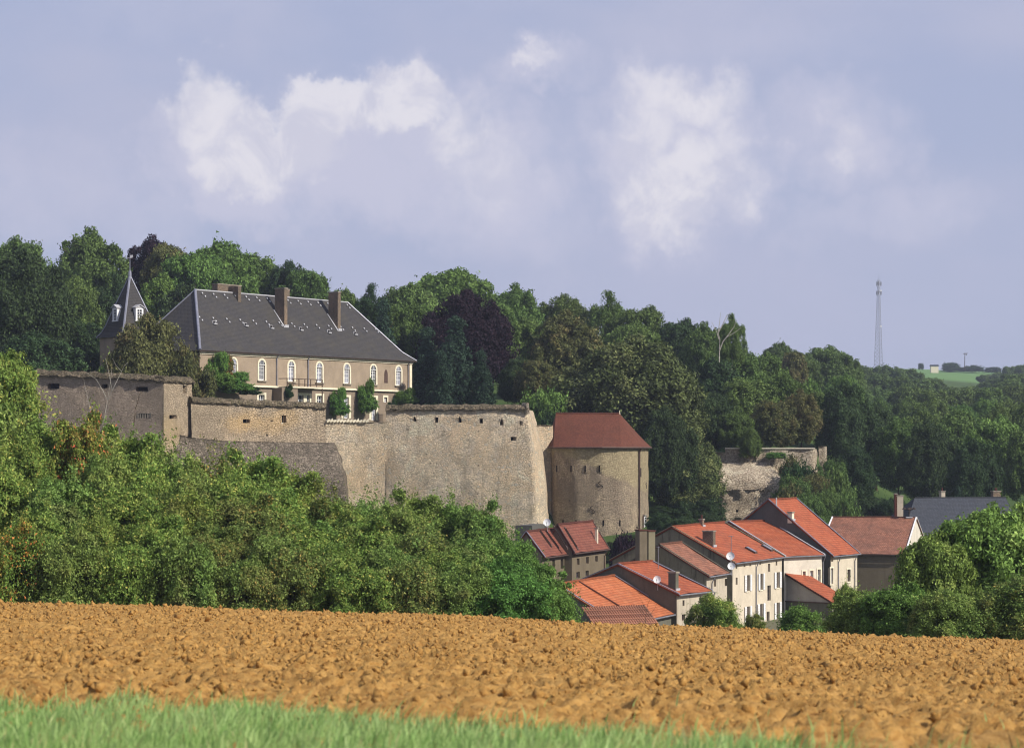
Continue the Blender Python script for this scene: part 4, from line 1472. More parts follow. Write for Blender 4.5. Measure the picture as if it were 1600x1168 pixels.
# zinc snow hooks and roof lights on the slate
for row_t, n0 in ((.93, 15), (.45, 15)):
    for i in range(n0):
        d = -.75 - (hw - .75) * row_t
        s = (k_ + .8) + (k2_ - k_ - 1.6) * i / (n0 - 1) if row_t > .8 else 3.4 + (LC - 8.0) * i / (n0 - 1)
        for ss, zz in ((0, 0), (.30, -.42)):
            mb = MB()
            z = slope_z(d) + zz; d3 = d - zz * .62
            mb.hexa([FC.pt(s + ss + a_, d3 + .10 + b_, z + c_) for a_, b_, c_ in ((0, 0, 0), (.2, 0, 0), (.2, -.12, .2), (0, -.12, .2), (0, .08, .05), (.2, .08, .05), (.2, -.04, .25), (0, -.04, .25))])
            mb.build('snow_hook', M['zinc_pale'], root)
for px, py in ((335, 506), (384, 509), (424, 512.5), (470, 516), (514, 519), (555, 522)):
    best = None
    for i in range(60):
        d = -.8 - (hw - 1.0) * i / 60
        s = FC.s_px(px, d); p = FC.pt(s, d, slope_z(d)); e_ = abs(HY - FPX * p.z / p.y - py)
        if best is None or e_ < best[0]:
            best = (e_, d, s)
    _, d, s = best
    z = slope_z(d)
    mb = MB().fbox(FC, s - .3, s + .3, d - .25, d + .28, z - .1, z + .06).fbox(FC, s - .3, s + .3, d - .25, d - .05, z + .061, z + .42)
    rl = mb.build('roof_light', M['zinc_pale'], root)
    MB().fbox(FC, s - .2, s + .2, d - .049, d + .0, z + .1, z + .36).build('pane', M['void'], rl)

# ------------------------------------------------------------------ the turret left of it
YT = 331.0
tp = P(203, 433, YT)
rt = thing('turret', 'slender pyramid roofed slate turret with two white dormers left of the manor', 'turret', (tp.x, tp.y, 4))
zt0 = (HY - 528) / FPX * YT
ang0 = math.radians(-94)
prof_ = [(4.95, zt0), (4.15, zt0 + .75), (3.55, zt0 + 1.7), (2.9, zt0 + 3.1), (0.14, tp.z)]


def tcorner(i, r):
    a = ang0 + i * math.pi / 2
    return (tp.x + r * math.cos(a), tp.y + r * math.sin(a))


for i in range(4):
    mb = MB(); acc = 0
    for (r0, z0), (r1, z1) in zip(prof_, prof_[1:]):
        p = [(*tcorner(i, r0), z0), (*tcorner(i + 1, r0), z0), (*tcorner(i + 1, r1), z1), (*tcorner(i, r1), z1)]
        w0 = r0 * 1.414; w1 = r1 * 1.414; sl = math.hypot(z1 - z0, (r0 - r1) * .707)
        mb.poly(p, [(-w0 / 2, acc), (w0 / 2, acc), (w1 / 2, acc + sl), (-w1 / 2, acc + sl)])
        acc += sl
    mb.build('roof_slope', M['slate'], rt)
    mb = MB().tube([(*tcorner(i, r), z + .04) for r, z in prof_], .17 if i == 0 else .10, 6)
    mb.build('lead_hip', M['zinc'], rt)
    mb = MB(); mb.poly([(*tcorner(i, 4.4), 3), (*tcorner(i + 1, 4.4), 3), (*tcorner(i + 1, 4.4), zt0 + .05), (*tcorner(i, 4.4), zt0 + .05)])
    mb.build('wall', M['plaster_chateau'], rt)
mb = MB(); mb.poly([(*tcorner(i, 4.94), zt0 - .01) for i in range(4)][::-1]); mb.build('eaves_soffit', M['white_stone'], rt)
MB().tube([(tp.x, tp.y, tp.z - .2), (tp.x, tp.y, tp.z + .9)], .26, 8, .20).build('finial_cap', M['zinc'], rt)
MB().tube([(tp.x, tp.y, tp.z + .9), (tp.x, tp.y, tp.z + 3.4)], .07, 6, .035).build('finial', M['zinc'], rt)
vb = MB(); vb.tube([(tp.x - .5, tp.y, tp.z + 2.75), (tp.x + .35, tp.y, tp.z + 2.75)], .035, 5)
vb.hexa([(tp.x, tp.y - .02, tp.z + 2.75), (tp.x + .45, tp.y - .02, tp.z + 2.9), (tp.x + .45, tp.y + .02, tp.z + 2.9), (tp.x, tp.y + .02, tp.z + 2.75),
         (tp.x, tp.y - .02, tp.z + 3.15), (tp.x + .40, tp.y - .02, tp.z + 3.2), (tp.x + .40, tp.y + .02, tp.z + 3.2), (tp.x, tp.y + .02, tp.z + 3.15)])
vb.build('weather_vane', M['zinc_pale'], rt)
for i, pxd in ((3, 187.5), (0, 219)):
    # dormer on face i (between corner i and i+1)
    c0 = Vector(tcorner(i, 1)) - Vector((tp.x, tp.y)); c1 = Vector(tcorner(i + 1, 1)) - Vector((tp.x, tp.y))
    nrm_ = (c0 + c1).normalized()
    uu = (c1 - c0).normalized()
    cen = Vector((tp.x, tp.y)) + nrm_ * 2.35
    FD = Path([cen - uu * 3, cen + uu * 3])
    sm_ = 3.0 + (-.1 if i == 3 else .1)
    zb_ = zt0 + 2.45; zt_ = zb_ + 1.75
    dm = MB().fbox(FD, sm_ - .62, sm_ - .36, -1.6, .1, zb_, zt_).fbox(FD, sm_ + .36, sm_ + .62, -1.6, .1, zb_, zt_).fbox(FD, sm_ - .36, sm_ + .36, -.1, .1, zt_ - .22, zt_).fbox(FD, sm_ - .7, sm_ + .7, -.3, .16, zb_ - .15, zb_ - .003).build('dormer', M['white_paint'], rt)
    rf = MB()
    for sg in (-1, 1):
        rf.hexa([FD.pt(sm_ + sg * .8, .3, zt_), FD.pt(sm_, .3, zt_ + .42), FD.pt(sm_, -1.9, zt_ + .42), FD.pt(sm_ + sg * .8, -1.9, zt_),
                 FD.pt(sm_ + sg * .8, .3, zt_ + .1), FD.pt(sm_, .3, zt_ + .54), FD.pt(sm_, -1.9, zt_ + .54), FD.pt(sm_ + sg * .8, -1.9, zt_ + .1)])
    rf.poly([FD.pt(sm_ - .75, .14, zt_ + .02), FD.pt(sm_ + .75, .14, zt_ + .02), FD.pt(sm_, .14, zt_ + .44)])
    rf.build('dormer_roof', M['zinc_pale'], dm)
    wnd = MB().fbox(FD, sm_ - .03, sm_ + .03, .03, .08, zb_, zt_ - .22)
    for zz in (.4, .8, 1.2):
        wnd.fbox(FD, sm_ - .36, sm_ - .03, .03, .07, zb_ + zz, zb_ + zz + .05).fbox(FD, sm_ + .03, sm_ + .36, .03, .07, zb_ + zz, zb_ + zz + .05)
    wnd.build('window_bars', M['white_paint'], dm)
    g_ = MB(); g_.poly([FD.pt(sm_ - .36, .02, zb_), FD.pt(sm_ + .36, .02, zb_), FD.pt(sm_ + .36, .02, zt_ - .2), FD.pt(sm_ - .36, .02, zt_ - .2)]); g_.build('pane', M['glass'], dm)


# ------------------------------------------------------------------ ramparts
def coping(F, s0, s1, zf, root, h=.75, over=.35, back=.9, seed=0, mat='coping'):
    """lumpy weathered capping, higher at the back"""
    mb = MB()
    n = max(4, int((s1 - s0) / .45))
    prof = [(over - .08, -.05), (over + .02, .10), (over * .6, h * .55), (-.15, h * .92), (-back, h), (-back, -.2)]
    rows = []
    for i in range(n + 1):
        s = s0 + (s1 - s0) * i / n
        z = zf(s)
        rows.append([F.pt(s, d + .07 * vn(s * 2.1 + j * 9, seed, 3), z + hh_ + (.13 * vn(s * 1.9, j * 3.1, seed) + .1 * vn(s * 5, j * 3.1, seed)) * (1 if j < 5 else 0)) for j, (d, hh_) in enumerate(prof)])
    for a, b_ in zip(rows, rows[1:]):
        for j in range(len(prof) - 1):
            mb.poly([a[j], b_[j], b_[j + 1], a[j + 1]])
    mb.poly(rows[0][::-1]); mb.poly(rows[-1])
    return mb.build('coping', M[mat], root)


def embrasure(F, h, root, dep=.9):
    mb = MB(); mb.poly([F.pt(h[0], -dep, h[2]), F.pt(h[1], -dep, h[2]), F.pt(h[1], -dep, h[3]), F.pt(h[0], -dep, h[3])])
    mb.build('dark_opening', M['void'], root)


def lintel(F, h, root, mat='white_stone', t=.14):
    MB().fbox(F, h[0] - .1, h[1] + .1, -.1, .07, h[2] - t, h[2] - .003).build('opening_sill', M[mat], root)


def rampart(name, label, cat, F, zb, ztf, holes, mat, amp=.10, copf=None, batter=.03, res=.8, s0=None, s1=None, cop=None, dep=.9):
    s0 = 0 if s0 is None else s0; s1 = F.L if s1 is None else s1
    q = F.pt((s0 + s1) / 2, 0, zb)
    root = thing(name, label, cat, q)
    zmax = max(ztf(s0 + (s1 - s0) * i / 10) for i in range(11))
    hs = [F.hole(*h) for h in holes]
    mb = MB()
    wall(mb, F, s0, s1, zb, zmax, hs, res=res, amp=amp, dep=dep, batter=batter, zfun=ztf)
    mb.build('stone_face', M[mat], root, smooth=True)
    for h in hs:
        embrasure(F, h, root, dep - .02)
    if cop is not None:
        for a, b_ in (cop if isinstance(cop, list) else [(s0, s1)]):
            coping(F, a, b_, ztf, root, seed=zb)
    else:
        mb = MB()
        for i in range(30):
            a = s0 + (s1 - s0) * i / 30; b_ = s0 + (s1 - s0) * (i + 1) / 30
            za, zb2 = ztf(a) - .02, ztf(b_) - .02
            mb.poly([F.pt(a, batter * (zmax - za) + .1, za), F.pt(b_, batter * (zmax - zb2) + .1, zb2), F.pt(b_, -1.1, zb2), F.pt(a, -1.1, za)])
        mb.build('wall_top', M[mat], root)
    return root, hs


# bastion
c0 = PX(255, 286); d_ = Vector((-.965, .26)).normalized()
lf = Vector(c0) + d_ * 17.5
FB1 = Path([lf, c0])
zl = (HY - 586) / FPX * lf.y; zr = (HY - 596) / FPX * c0[1]
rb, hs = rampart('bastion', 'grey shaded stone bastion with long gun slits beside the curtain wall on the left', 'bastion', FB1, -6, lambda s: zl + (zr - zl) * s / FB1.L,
                 [(74, 93, 599, 607), (158, 168, 600, 606), (212, 231, 604, 611), (213, 236, 645.5, 653)], 'stone_shaded', cop=True, batter=.0)
h = hs[3]
g_ = MB()
for i in range(6):
    s = h[0] + (h[1] - h[0]) * (i + .5) / 6
    g_.fbox(FB1, s - .08, s + .1, -.22, -.05, h[2], h[3])
g_.build('baluster_grille', M['grey_stone'], rb)
FB2 = Path([c0, PX(299, 292.5), PX(303.5, 299.5)])
zc = lambda s: zr
mb = MB(); hs = [FB2.hole(285.5, 291.5, 602, 614.5), FB2.hole(264, 277, 648, 654)]
wall(mb, FB2, 0, FB2.L, -6, zr, hs, res=.7, amp=.10, dep=.8)
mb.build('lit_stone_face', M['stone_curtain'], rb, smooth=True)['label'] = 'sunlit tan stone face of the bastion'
for h in hs: embrasure(FB2, h, rb, .78)
coping(FB2, -.2, FB2.L, lambda s: zr, rb, seed=4)
# corner stones of the bastion
mb = MB()
for i in range(16):
    z = -1 + i * .62
    if z + .5 > zr: break
    w_ = .55 if i % 2 else .32
    mb.fbox(FB2, -.03, w_, -.1, .10, z, z + .57)
mb.build('corner_stones', M['stone_curtain'], rb)

# curtain wall left, with the parapet coping
FW1 = Path([PX(298.5, 291.5), PX(400, 297.5), PX(508.5, 301.5)])
z1a = (HY - 628.5) / FPX * 291.5; z1b = (HY - 637.5) / FPX * 301.5
rw1, hs = rampart('curtain_wall', 'tan lit curtain wall with mossy coping and two ochre stained openings below the manor', 'rampart wall', FW1, -5, lambda s: z1a + (z1b - z1a) * s / FW1.L,
                  [(379.5, 390, 654.5, 660.5), (440.5, 447, 648.5, 660), (423, 426, 656, 658.5), (415.5, 418.5, 678, 680.5)], 'stone_curtain', cop=True)
lintel(FW1, hs[1], rw1)
# low stretch with the terrace edge
FW2 = Path([PX(508.5, 301.4), PX(560, 302.6), PX(607, 302.5)])
zlow = (HY - 659) / FPX * 302
rampart('terrace_wall', 'low stretch of grey stained rampart with a white slab edge under the french doors', 'rampart wall', FW2, -8, lambda s: zlow, [], 'stone_main', amp=.14)
tr_ = thing('slab_parapet', 'row of pale tilted stone slabs edging the terrace under the french doors', 'parapet', FW2.pt(7, 0, zlow))
sA, sB = FW2.s_px(510), FW2.s_px(577)
n_ = 13
for i in range(n_):
    s = sA + (sB - sA) * i / n_
    w_ = (sB - sA) / n_ * .86
    dz_ = .10 * math.sin(i * 2.3)
    mb = MB(); mb.hexa([FW2.pt(s, .35, zlow - .12 + dz_ * .3), FW2.pt(s + w_, .35, zlow + .06), FW2.pt(s + w_, -.7, zlow + .06), FW2.pt(s, -.7, zlow - .05),
                        FW2.pt(s + .02, .38, zlow + .14 + dz_ * .3), FW2.pt(s + w_, .35, zlow + .42 + dz_), FW2.pt(s + w_, -.7, zlow + .42 + dz_), FW2.pt(s + .02, -.7, zlow + .2)])
    mb.build('slab', M['white_stone'], tr_)
# iron railing at the right end of the terrace
rr_ = thing('terrace_railing', 'short dark iron railing right of the second french door', 'railing', FW2.pt(FW2.s_px(592), 0, zlow))
mb = MB(); sA, sB = FW2.s_px(584), FW2.s_px(598)
for i in range(9):
    s = sA + (sB - sA) * i / 8
    mb.tube([FW2.pt(s, -.2, zlow), FW2.pt(s, -.2, zlow + 1.0)], .03, 4)
mb.tube([FW2.pt(sA, -.2, zlow + 1), FW2.pt(sB, -.2, zlow + 1)], .035, 4)
mb.build('railing_bars', M['iron'], rr_)
# great rampart with loopholes
tops = [PX(603, 303.0), PX(640, 302.5), PX(740, 300.5), PX(824, 298.8), PX(829, 301), PX(832, 306), PX(833, 312)]
bots = [PX(603, 302.0), PX(640, 301.0), PX(740, 298.4), PX(838, 296.6), PX(855, 299.2), PX(857.5, 304), PX(857, 312)]
z3 = (HY - 641) / FPX * 303
FW3 = Path(tops, bottom=bots, zt=z3, zb=-13)
holes3 = [(645.3, 650.7, 650, 658), (679.5, 684.8, 651.5, 659.5), (715.5, 721.2, 650, 660), (749.5, 755.3, 653.5, 661), (783.5, 789.2, 653.5, 664), (815.7, 820.5, 657, 664), (799, 808.5, 682, 688)]
rw3, hs = rampart('great_rampart', 'tallest tan rubble rampart with a row of six small loopholes in its middle', 'rampart wall', FW3, -15, lambda s: z3, holes3, 'stone_main', amp=.13, cop=[(0, FW3.c[3] + .2), ], batter=0, res=.7)
for i in (0, 2, 4):
    h = hs[i]; c_ = (h[0] + h[1]) / 2; r_ = (h[1] - h[0]) / 2
    mb = MB()
    for sg in (-1, 1):      # pointed heads: two wedges closing the top corners
        mb.poly([FW3.pt(c_ + sg * r_, .12, h[3] - .42), FW3.pt(c_ + sg * r_, .12, h[3] + .02), FW3.pt(c_, .12, h[3] + .02)])
    mb.build('loophole_head', M['stone_main'], rw3)
# round topped corner continues as the pale upright at the right end
mb = MB().fbox(FW3, FW3.c[3] - .35, FW3.c[3] + .0, -.5, .25, z3 - .5, z3 + .95); mb.build('end_stone', M['stone_pale'], rw3)
# talus at the foot of the curtain, rough stone with its shade darkened into the colour
zt_ = (HY - 690) / FPX * 296
FT_top = [PX(250, 288.5), PX(300, 290.5), PX(400, 296.2), PX(520, 299.6), PX(523, 301.5)]
FT_bot = [PX(250, 285), PX(300, 287), PX(400, 291.5), PX(541, 293), PX(545, 301)]
FT = Path(FT_top, bottom=FT_bot, zt=zt_, zb=-8)


def talus_top(s):
    p = FT.pt(s, 0, 0); px = 800 + FPX * p.x / p.y
    py = np.interp(px, [250, 300, 345, 400, 520], [672, 683, 688, 690, 691])
    return (HY - py) / FPX * p.y


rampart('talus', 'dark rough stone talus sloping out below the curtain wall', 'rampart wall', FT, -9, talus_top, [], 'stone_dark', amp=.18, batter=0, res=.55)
# link wall to the tower
FK = Path([PX(829, 305.5), PX(864, 307)])
zk = (HY - 664) / FPX * 306
rk, hs = rampart('link_wall', 'short low grey wall between the great rampart and the tower', 'rampart wall', FK, -14, lambda s: zk, [], 'stone_main', amp=.12, batter=.02)
# wall fragment at the far left behind the tree
FL_ = Path([PX(-60, 318), PX(62, 312)])
rampart('garden_wall', 'pale garden wall seen behind the leafy tree at the far left edge', 'wall', FL_, 0, lambda s: (HY - 598) / FPX * 315, [], 'stone_curtain', amp=.1)

# ------------------------------------------------------------------ horseshoe tower
tow = [PX(858.5, 320.0), PX(858.8, 309.0), PX(862, 306.2), PX(868, 305.2), PX(900, 303.4), PX(940, 302.6), PX(968, 303.2), PX(988, 304.6), PX(1001, 306.8), PX(1009, 309.6), PX(1013, 313.2), PX(1011, 317.5), PX(1000, 322.0)]
zE = (HY - 699) / FPX * 304
FTW = Path(tow)
rtw = thing('round_tower', 'squat rounded stone tower with red tiled hipped roof and brown downpipe', 'tower', (tow[5][0], tow[5][1] + 7, -15))
mb = MB()
wall(mb, FTW, 0, FTW.L, -16, zE, [], res=.8, amp=.06)
mb.build('stone_face', M['stone_tower'], rtw, smooth=True)
# roof
eo = [FTW.pt(FTW.c[i], .42, zE + .05) for i in range(len(tow))]
YR = 311.0
RA = P(868.5, 645.5, YR); RB = P(968, 646, YR)
tpar = [0, 0, 0, 0, .42, .80, 1, 1, 1, 1, 1, 1, 1]
mb = MB()
acc = 0
for i in range(len(eo) - 1):
    NN = 4
    sg = (eo[i + 1] - eo[i]).length
    for j in range(8):
        for k3 in range(NN):
            def rp(u, v):
                e_ = eo[i].lerp(eo[i + 1], u); r_ = RA.lerp(RB, tpar[i] * (1 - u) + tpar[i + 1] * u)
                p = e_.lerp(r_, v); p.z -= .22 * math.sin(math.pi * v) * (1 - v); return p
            q = [(k3 / NN, j / 8), ((k3 + 1) / NN, j / 8), ((k3 + 1) / NN, (j + 1) / 8), (k3 / NN, (j + 1) / 8)]
            mb.poly([rp(*w_) for w_ in q], [(acc + sg * u + .01, v * 7 + .01) for u, v in q])
    acc += sg
mb.build('roof', M['tile_red'], rtw)
mb = MB(); mb.poly([eo[0], eo[-1], RB, RA]); mb.poly(eo[::-1]); mb.build('roof_back', M['tile_red'], rtw)
mb = MB(); mb.tube([p + Vector((0, 0, -.06)) for p in eo[1:]], .12, 6); mb.build('gutter', M['gutter'], rtw)
mb = MB()
for i in range(22):
    a = RA.lerp(RB, i / 22); b_ = RA.lerp(RB, (i + .93) / 22)
    mb.tube([a + Vector((0, 0, .02)), b_ + Vector((0, 0, .02))], .13 + .02 * (i % 2), 6)
mb.build('ridge_tiles', M['tile_maroon'], rtw)
MB().tube([RB + Vector((0, 0, -.2)), RB + Vector((0, 0, .45))], .11, 6, .03).build('finial', M['white_stone'], rtw)
s = FTW.s_px(997.5)
MB().tube([FTW.pt(s, .42, zE - .1), FTW.pt(s, .16, zE - .6), FTW.pt(s, .15, -15)], .13, 6).build('downpipe', M['gutter'], rtw)
s = FTW.s_px(999.2)
MB().fbox(FTW, s, s + .3, .05, .13, zE - 3.9, zE - 2.7).build('iron_plate', M['iron'], rtw)
for px in (870.5, 892.5, 914.5, 936.5):
    s = FTW.s_px(px); z0 = FTW.z_py(737, s); z1 = FTW.z_py(727, s)
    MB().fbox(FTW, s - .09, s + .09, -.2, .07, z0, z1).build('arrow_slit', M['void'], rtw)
    MB().fbox(FTW, s + .10, s + .34, -.1, .06, z0 - .1, z1 + .1).build('slit_jamb', M['stone_tower'], rtw)
for px in (880, 900, 921, 943, 968.5):
    s = FTW.s_px(px); z0 = FTW.z_py(821, s); z1 = FTW.z_py(812, s)
    MB().fbox(FTW, s - .08, s + .08, -.2, .07, z0, z1).build('arrow_slit', M['void'], rtw)
for px, py, hh_ in ((938.5, 757, 11), (926, 796, 12), (1009, 758, 9)):
    s = FTW.s_px(px); zc_ = FTW.z_py(py, s)
    pts = []
    A_ = hh_ / FPX * 305 / 2
    for i in range(17):
        t_ = -1 + 2 * i / 16
        pts.append(FTW.pt(s + .30 * math.sin(t_ * math.pi), .09, zc_ - A_ * t_))
    MB().tube(pts, .045, 5).build('wall_anchor', M['iron'], rtw)
# shuttered window box at the tower's lower right
s = FTW.s_px(1006.5)
za, zb_ = FTW.z_py(826, s), FTW.z_py(806, s)
sw = .55
MB().fbox(FTW, s - sw, s + sw, .0, .16, za, zb_).build('window_frame', M['white_paint'], rtw)
MB().fbox(FTW, s - sw * .62, s + sw * .62, .12, .19, za + .12, zb_ - .12).build('pane', M['glass'], rtw)
for i in range(3):
    z = za + (zb_ - za) * (i + 1) / 4
    MB().fbox(FTW, s - sw * .62, s + sw * .62, .192, .22, z - .03, z + .03).build('window_bar', M['white_paint'], rtw)
for sg in (-1, 1):
    MB().fbox(FTW, min(s + sg * sw, s + sg * sw * 2.0), max(s + sg * sw, s + sg * sw * 2.0), .05, .12, za - .1, zb_ + .05).build('shutter', M['wood_dark'], rtw)
MB().fbox(FTW, s - sw * 1.3, s + sw * 1.3, .0, .3, zb_ + .06, zb_ + .2).build('window_hood', M['grey_stone'], rtw)

# ------------------------------------------------------------------ ruined wall on the right and its pale talus
F1 = Path([PX(1085, 344), PX(1133, 343)]); F2 = Path([PX(1133, 342.8), PX(1182, 342.4)]); F3 = Path([PX(1182, 342.2), PX(1272, 341), PX(1276, 348)])
zz_ = lambda py: (lambda s: (HY - py) / FPX * 342)
r_, _ = rampart('ruined_wall', 'low lichened ruined wall between the dark oak and the leafy notch on the right slope', 'ruined wall', F1, -6, zz_(706), [], 'stone_pale', amp=.18)
mb = MB(); wall(mb, F2, 0, F2.L, -6, zz_(701)(0), [], res=.7, amp=.15); mb.build('stone_face', M['stone_pale'], r_, smooth=True)
MB().fbox(F2, 0, F2.L, -.8, .15, zz_(701)(0) + .003, zz_(699.5)(0) + .05).build('cap_stones', M['white_stone'], r_)
r2_, _ = rampart('ruined_wall', 'ruined pale wall with ivy above the green bank, right of the leafy notch', 'ruined wall', F3, -7, zz_(701), [], 'stone_pale', amp=.2)
MB().fbox(F3, 0, F3.c[1], -.8, .15, zz_(701)(0) + .003, zz_(699.5)(0) + .05).build('cap_stones', M['white_stone'], r2_)
FR = Path([PX(1118, 341), PX(1198, 341), PX(1201, 343)], bottom=[PX(1124, 336), PX(1222, 336), PX(1226, 343)], zt=zz_(723)(0), zb=-6)
rampart('rubble_slope', 'pale pinkish rubble facing sloping below the ruined wall on the right', 'ruined wall', FR, (HY - 766) / FPX * 337.5, lambda s: (HY - 722) / FPX * 341, [], 'stone_pale', amp=.4, res=.45, batter=0)
FV = Path([PX(1124, 336.3), PX(1170, 335.8), PX(1215, 336.4)])
rampart('rock_face', 'streaked pale rock and masonry face dropping to the orange roofs', 'rock face', FV, -12, lambda s: (HY - 764.5) / FPX * 336, [(1150, 1154, 796, 800)], 'stone_pale', amp=.55, res=.5, batter=.05)
# little ruin seen right of it among trees
FQ = Path([PX(1279, 360), PX(1292, 360)])
rampart('ruin_stump', 'broken masonry stump among trees right of the ruined wall', 'ruin', FQ, -10, lambda s: (HY - 697) / FPX * 360, [], 'stone_pale', amp=.5, res=.6)

# ------------------------------------------------------------------ village
SH = dict(bars=(0, 0), glass='glass', frame='wood_dark', sill=False)


def on_roof(h, px, py):
    """point (s,d,z) of the front slope seen at a pixel"""
    F, best = h['F'], None
    for i in range(120):
        d = h['ov'] - (h['w'] + h['ov']) * i / 119
        z = h['ZE'] + (h['ZR'] - h['ZE']) * (h['ov'] - d) / (h['w'] + h['ov'])
        s = F.s_px(px, d); p = F.pt(s, d, z); e_ = abs(HY - FPX * p.z / p.y - py)
        if best is None or e_ < best[0]:
            best = (e_, s, d, z)
    return best[1:]


def roof_chimney(h, px, pyb, pyt, ws, wd_, mat='brick_old', pots=0, flash=True):
    s, d, z = on_roof(h, px, pyb)
    s = max(s, ws / 2 + .08)
    F = h['F']
    zt = (HY - pyt) / FPX * F.pt(s, d, 0).y
    c_ = chimney(F, s, d - wd_ / 2, z - .35, zt, ws, wd_, h['root'], mat, pots)
    if flash:
        MB().fbox(F, s - ws / 2 - .1, s + ws / 2 + .1, d + .005, d + .12, z - .08, z + .14).build('chimney_flashing', M['zinc_pale'], c_)
    return c_


def skylight(h, px, py, ws=.8, ln=1.1):
    s, d, z = on_roof(h, px, py); F = h['F']
    k3 = (h['ZR'] - h['ZE']) / (h['w'] + h['ov'])
    def q(ds, dd, up_):
        return F.pt(s + ds, d + dd, z - dd * k3 + up_)
    mb = MB(); mb.hexa([q(-ws / 2, ln / 2, -.05), q(ws / 2, ln / 2, -.05), q(ws / 2, -ln / 2, -.05), q(-ws / 2, -ln / 2, -.05), q(-ws / 2, ln / 2, .16), q(ws / 2, ln / 2, .16), q(ws / 2, -ln / 2, .16), q(-ws / 2, -ln / 2, .16)])
    sk = mb.build('skylight', M['gutter'], h['root'])
    w2, l2 = ws * .4, ln * .42
    mb = MB(); mb.hexa([q(-w2, l2, .10), q(w2, l2, .10), q(w2, -l2, .10), q(-w2, -l2, .10), q(-w2, l2, .175), q(w2, l2, .175), q(w2, -l2, .175), q(-w2, -l2, .175)])
    mb.build('pane', M['zinc' if ws > .5 else 'void'], sk)


# house with the brown render, upper left of the village (two roofs stepping)
hB = village_house('dull brown rendered house with maroon roof, right of the leafy bushes under the rampart', (898, 863.5), (952, 856.5), 240, (871, 819), -19, 'render_brown', 'tile_maroon', ov=.35, vm='gutter',
                   holes_px=[(901.5, 905.5, 872, 882), (915.7, 920, 869.5, 880), (930, 934, 868, 877), (887.5 + 13, 906, 893, 903), (915, 920, 891, 900)], wins=[SH, SH, SH, SH, SH], gut='gutter', down=(943.5,))
hA = village_house('brown house with faded maroon hipped roof just right of the big bushes', (851.5, 870), (897.5, 863.6), 233.5, (822, 830), -19, 'render_brown', 'tile_maroon', ov=.35, vm='zinc',
                   holes_px=[(863, 867, 874, 889), (876, 880.5, 873, 888), (887, 891, 870, 880), (877, 881.5, 901, 912), (886.5, 892, 895, 908)], wins=[None, None, SH, SH, SH], gut='gutter')
for h in (hA, hB):
    pass
for px, py in ((851.5, 836), (862, 838), (876, 836), (893, 838)):
    skylight(hB if px > 870 else hA, px, py + 4, .32, 1.5)
roof_chimney(hB, 934, 848, 826, .28, .28, 'white_stone', flash=False)
# raised dark box with the dish at the back
s, d, z = on_roof(hA, 838, 836)
FA = hA['F']
bx1 = MB().fbox(FA, s - .2, s + 5.2, d - 2.2, d - .4, z - .6, z + 1.0).build('roof_box', M['render_slate'], hA['root'])

# A1 and A2: the long orange roofs of the middle
W1 = dict(bars=(1, 3), sill=False, glass='glass', frame='wood_dark')
WS = dict(bars=(1, 3), sill=True, shutters='white_paint', frame='wood_dark')
hC = village_house('cream house with plain orange roof, white louvred shutters and two skylights', (1148.6, 879), (1226.5, 868.8), 235, (1049, 822.5), -19, 'cream', 'tile_orange', gable='render_stained', ov=.32, vm='render_stained',
                   holes_px=[(1149.5, 1152, 881, 888), (1162, 1164.8, 881, 885), (1171, 1173.6, 880, 884), (1186.5, 1189, 877, 882), (1200, 1203.5, 880, 893), (1212, 1214.5, 875, 883),
                             (1165.5, 1170.5, 898, 923), (1186.5, 1191, 896, 921), (1212, 1217, 893.5, 918), (1199, 1204.5, 914, 938), (1165.5, 1170.5, 947, 971), (1186, 1191.5, 943, 969), (1212, 1217, 941, 966), (1198, 1202.5, 955, 975), (1149.5, 1152.5, 902, 913)],
                   wins=[SH, SH, SH, SH, SH, SH, WS, WS, WS, W1, WS, WS, WS, W1, SH], down=(1180.5,))
roof_chimney(hC, 1116, 853, 830.5, .75, 1.15)
roof_chimney(hC, 1099, 821.5, 812, .5, .4, pots=1)
skylight(hC, 1174, 860); skylight(hC, 1199, 856)
hD = village_house('pale cream house with banded orange roof right of the white verge strip', (1227, 868.6), (1289, 866), 250.5, (1139, 814.6), -19, 'cream_pale', 'tile_orange', gable='render_stained', ov=.32, vm='zinc_pale',
                   holes_px=[(1254, 1258.5, 892, 903), (1265.5, 1270.5, 891, 904), (1277.5, 1282, 889, 909)], wins=[dict(bars=(1, 1), surround='white_stone', frame='white_paint')] * 3, down=(1285.5,))
hE = village_house('tall cream house with steep orange roof and slate grey gable above its neighbours', (1301.5, 868), (1344, 864), 256, (1199.8, 779.8), -19, 'cream', 'tile_orange', gable='render_slate', ov=.32, vm='zinc',
                   holes_px=[(1297.5 + 1, 1302, 871, 877), (1296 + 1.5, 1301.5, 887, 912), (1323.5, 1328.5, 889, 908)], wins=[None, dict(bars=(1, 3), surround='white_stone'), dict(bars=(0, 1), surround='white_stone', frame='wood_dark')], down=(1309, 1334.5))
roof_chimney(hE, 1238.5, 812, 801, .55, .55, 'white_stone')
s, d, z = on_roof(hE, 1213, 791)
MB().tube([hE['F'].pt(s, d, z - .1), hE['F'].pt(s, d, z + 1.0)], .08, 6).build('flue', M['zinc_pale'], hE['root'])
FE = hE['F']
dd = -hE['w'] * .62
MB().fbox(FE, .04, .16, dd - .35, dd + .35, hE['ZE'] + 1.0, hE['ZE'] + 1.7).build('gable_opening', M['void'], hE['root'])
# house with the brown pantiled roof and gable to the right
uC = math.radians(-16)
Ec = P(1415, 865.5, 271)
Lc = 10.4
E0 = Vector((Ec.x - math.cos(uC) * Lc, Ec.y - math.sin(uC) * Lc))
zE0 = Ec.z
p0 = (800 + FPX * E0.x / E0.y, HY - FPX * zE0 / E0.y)
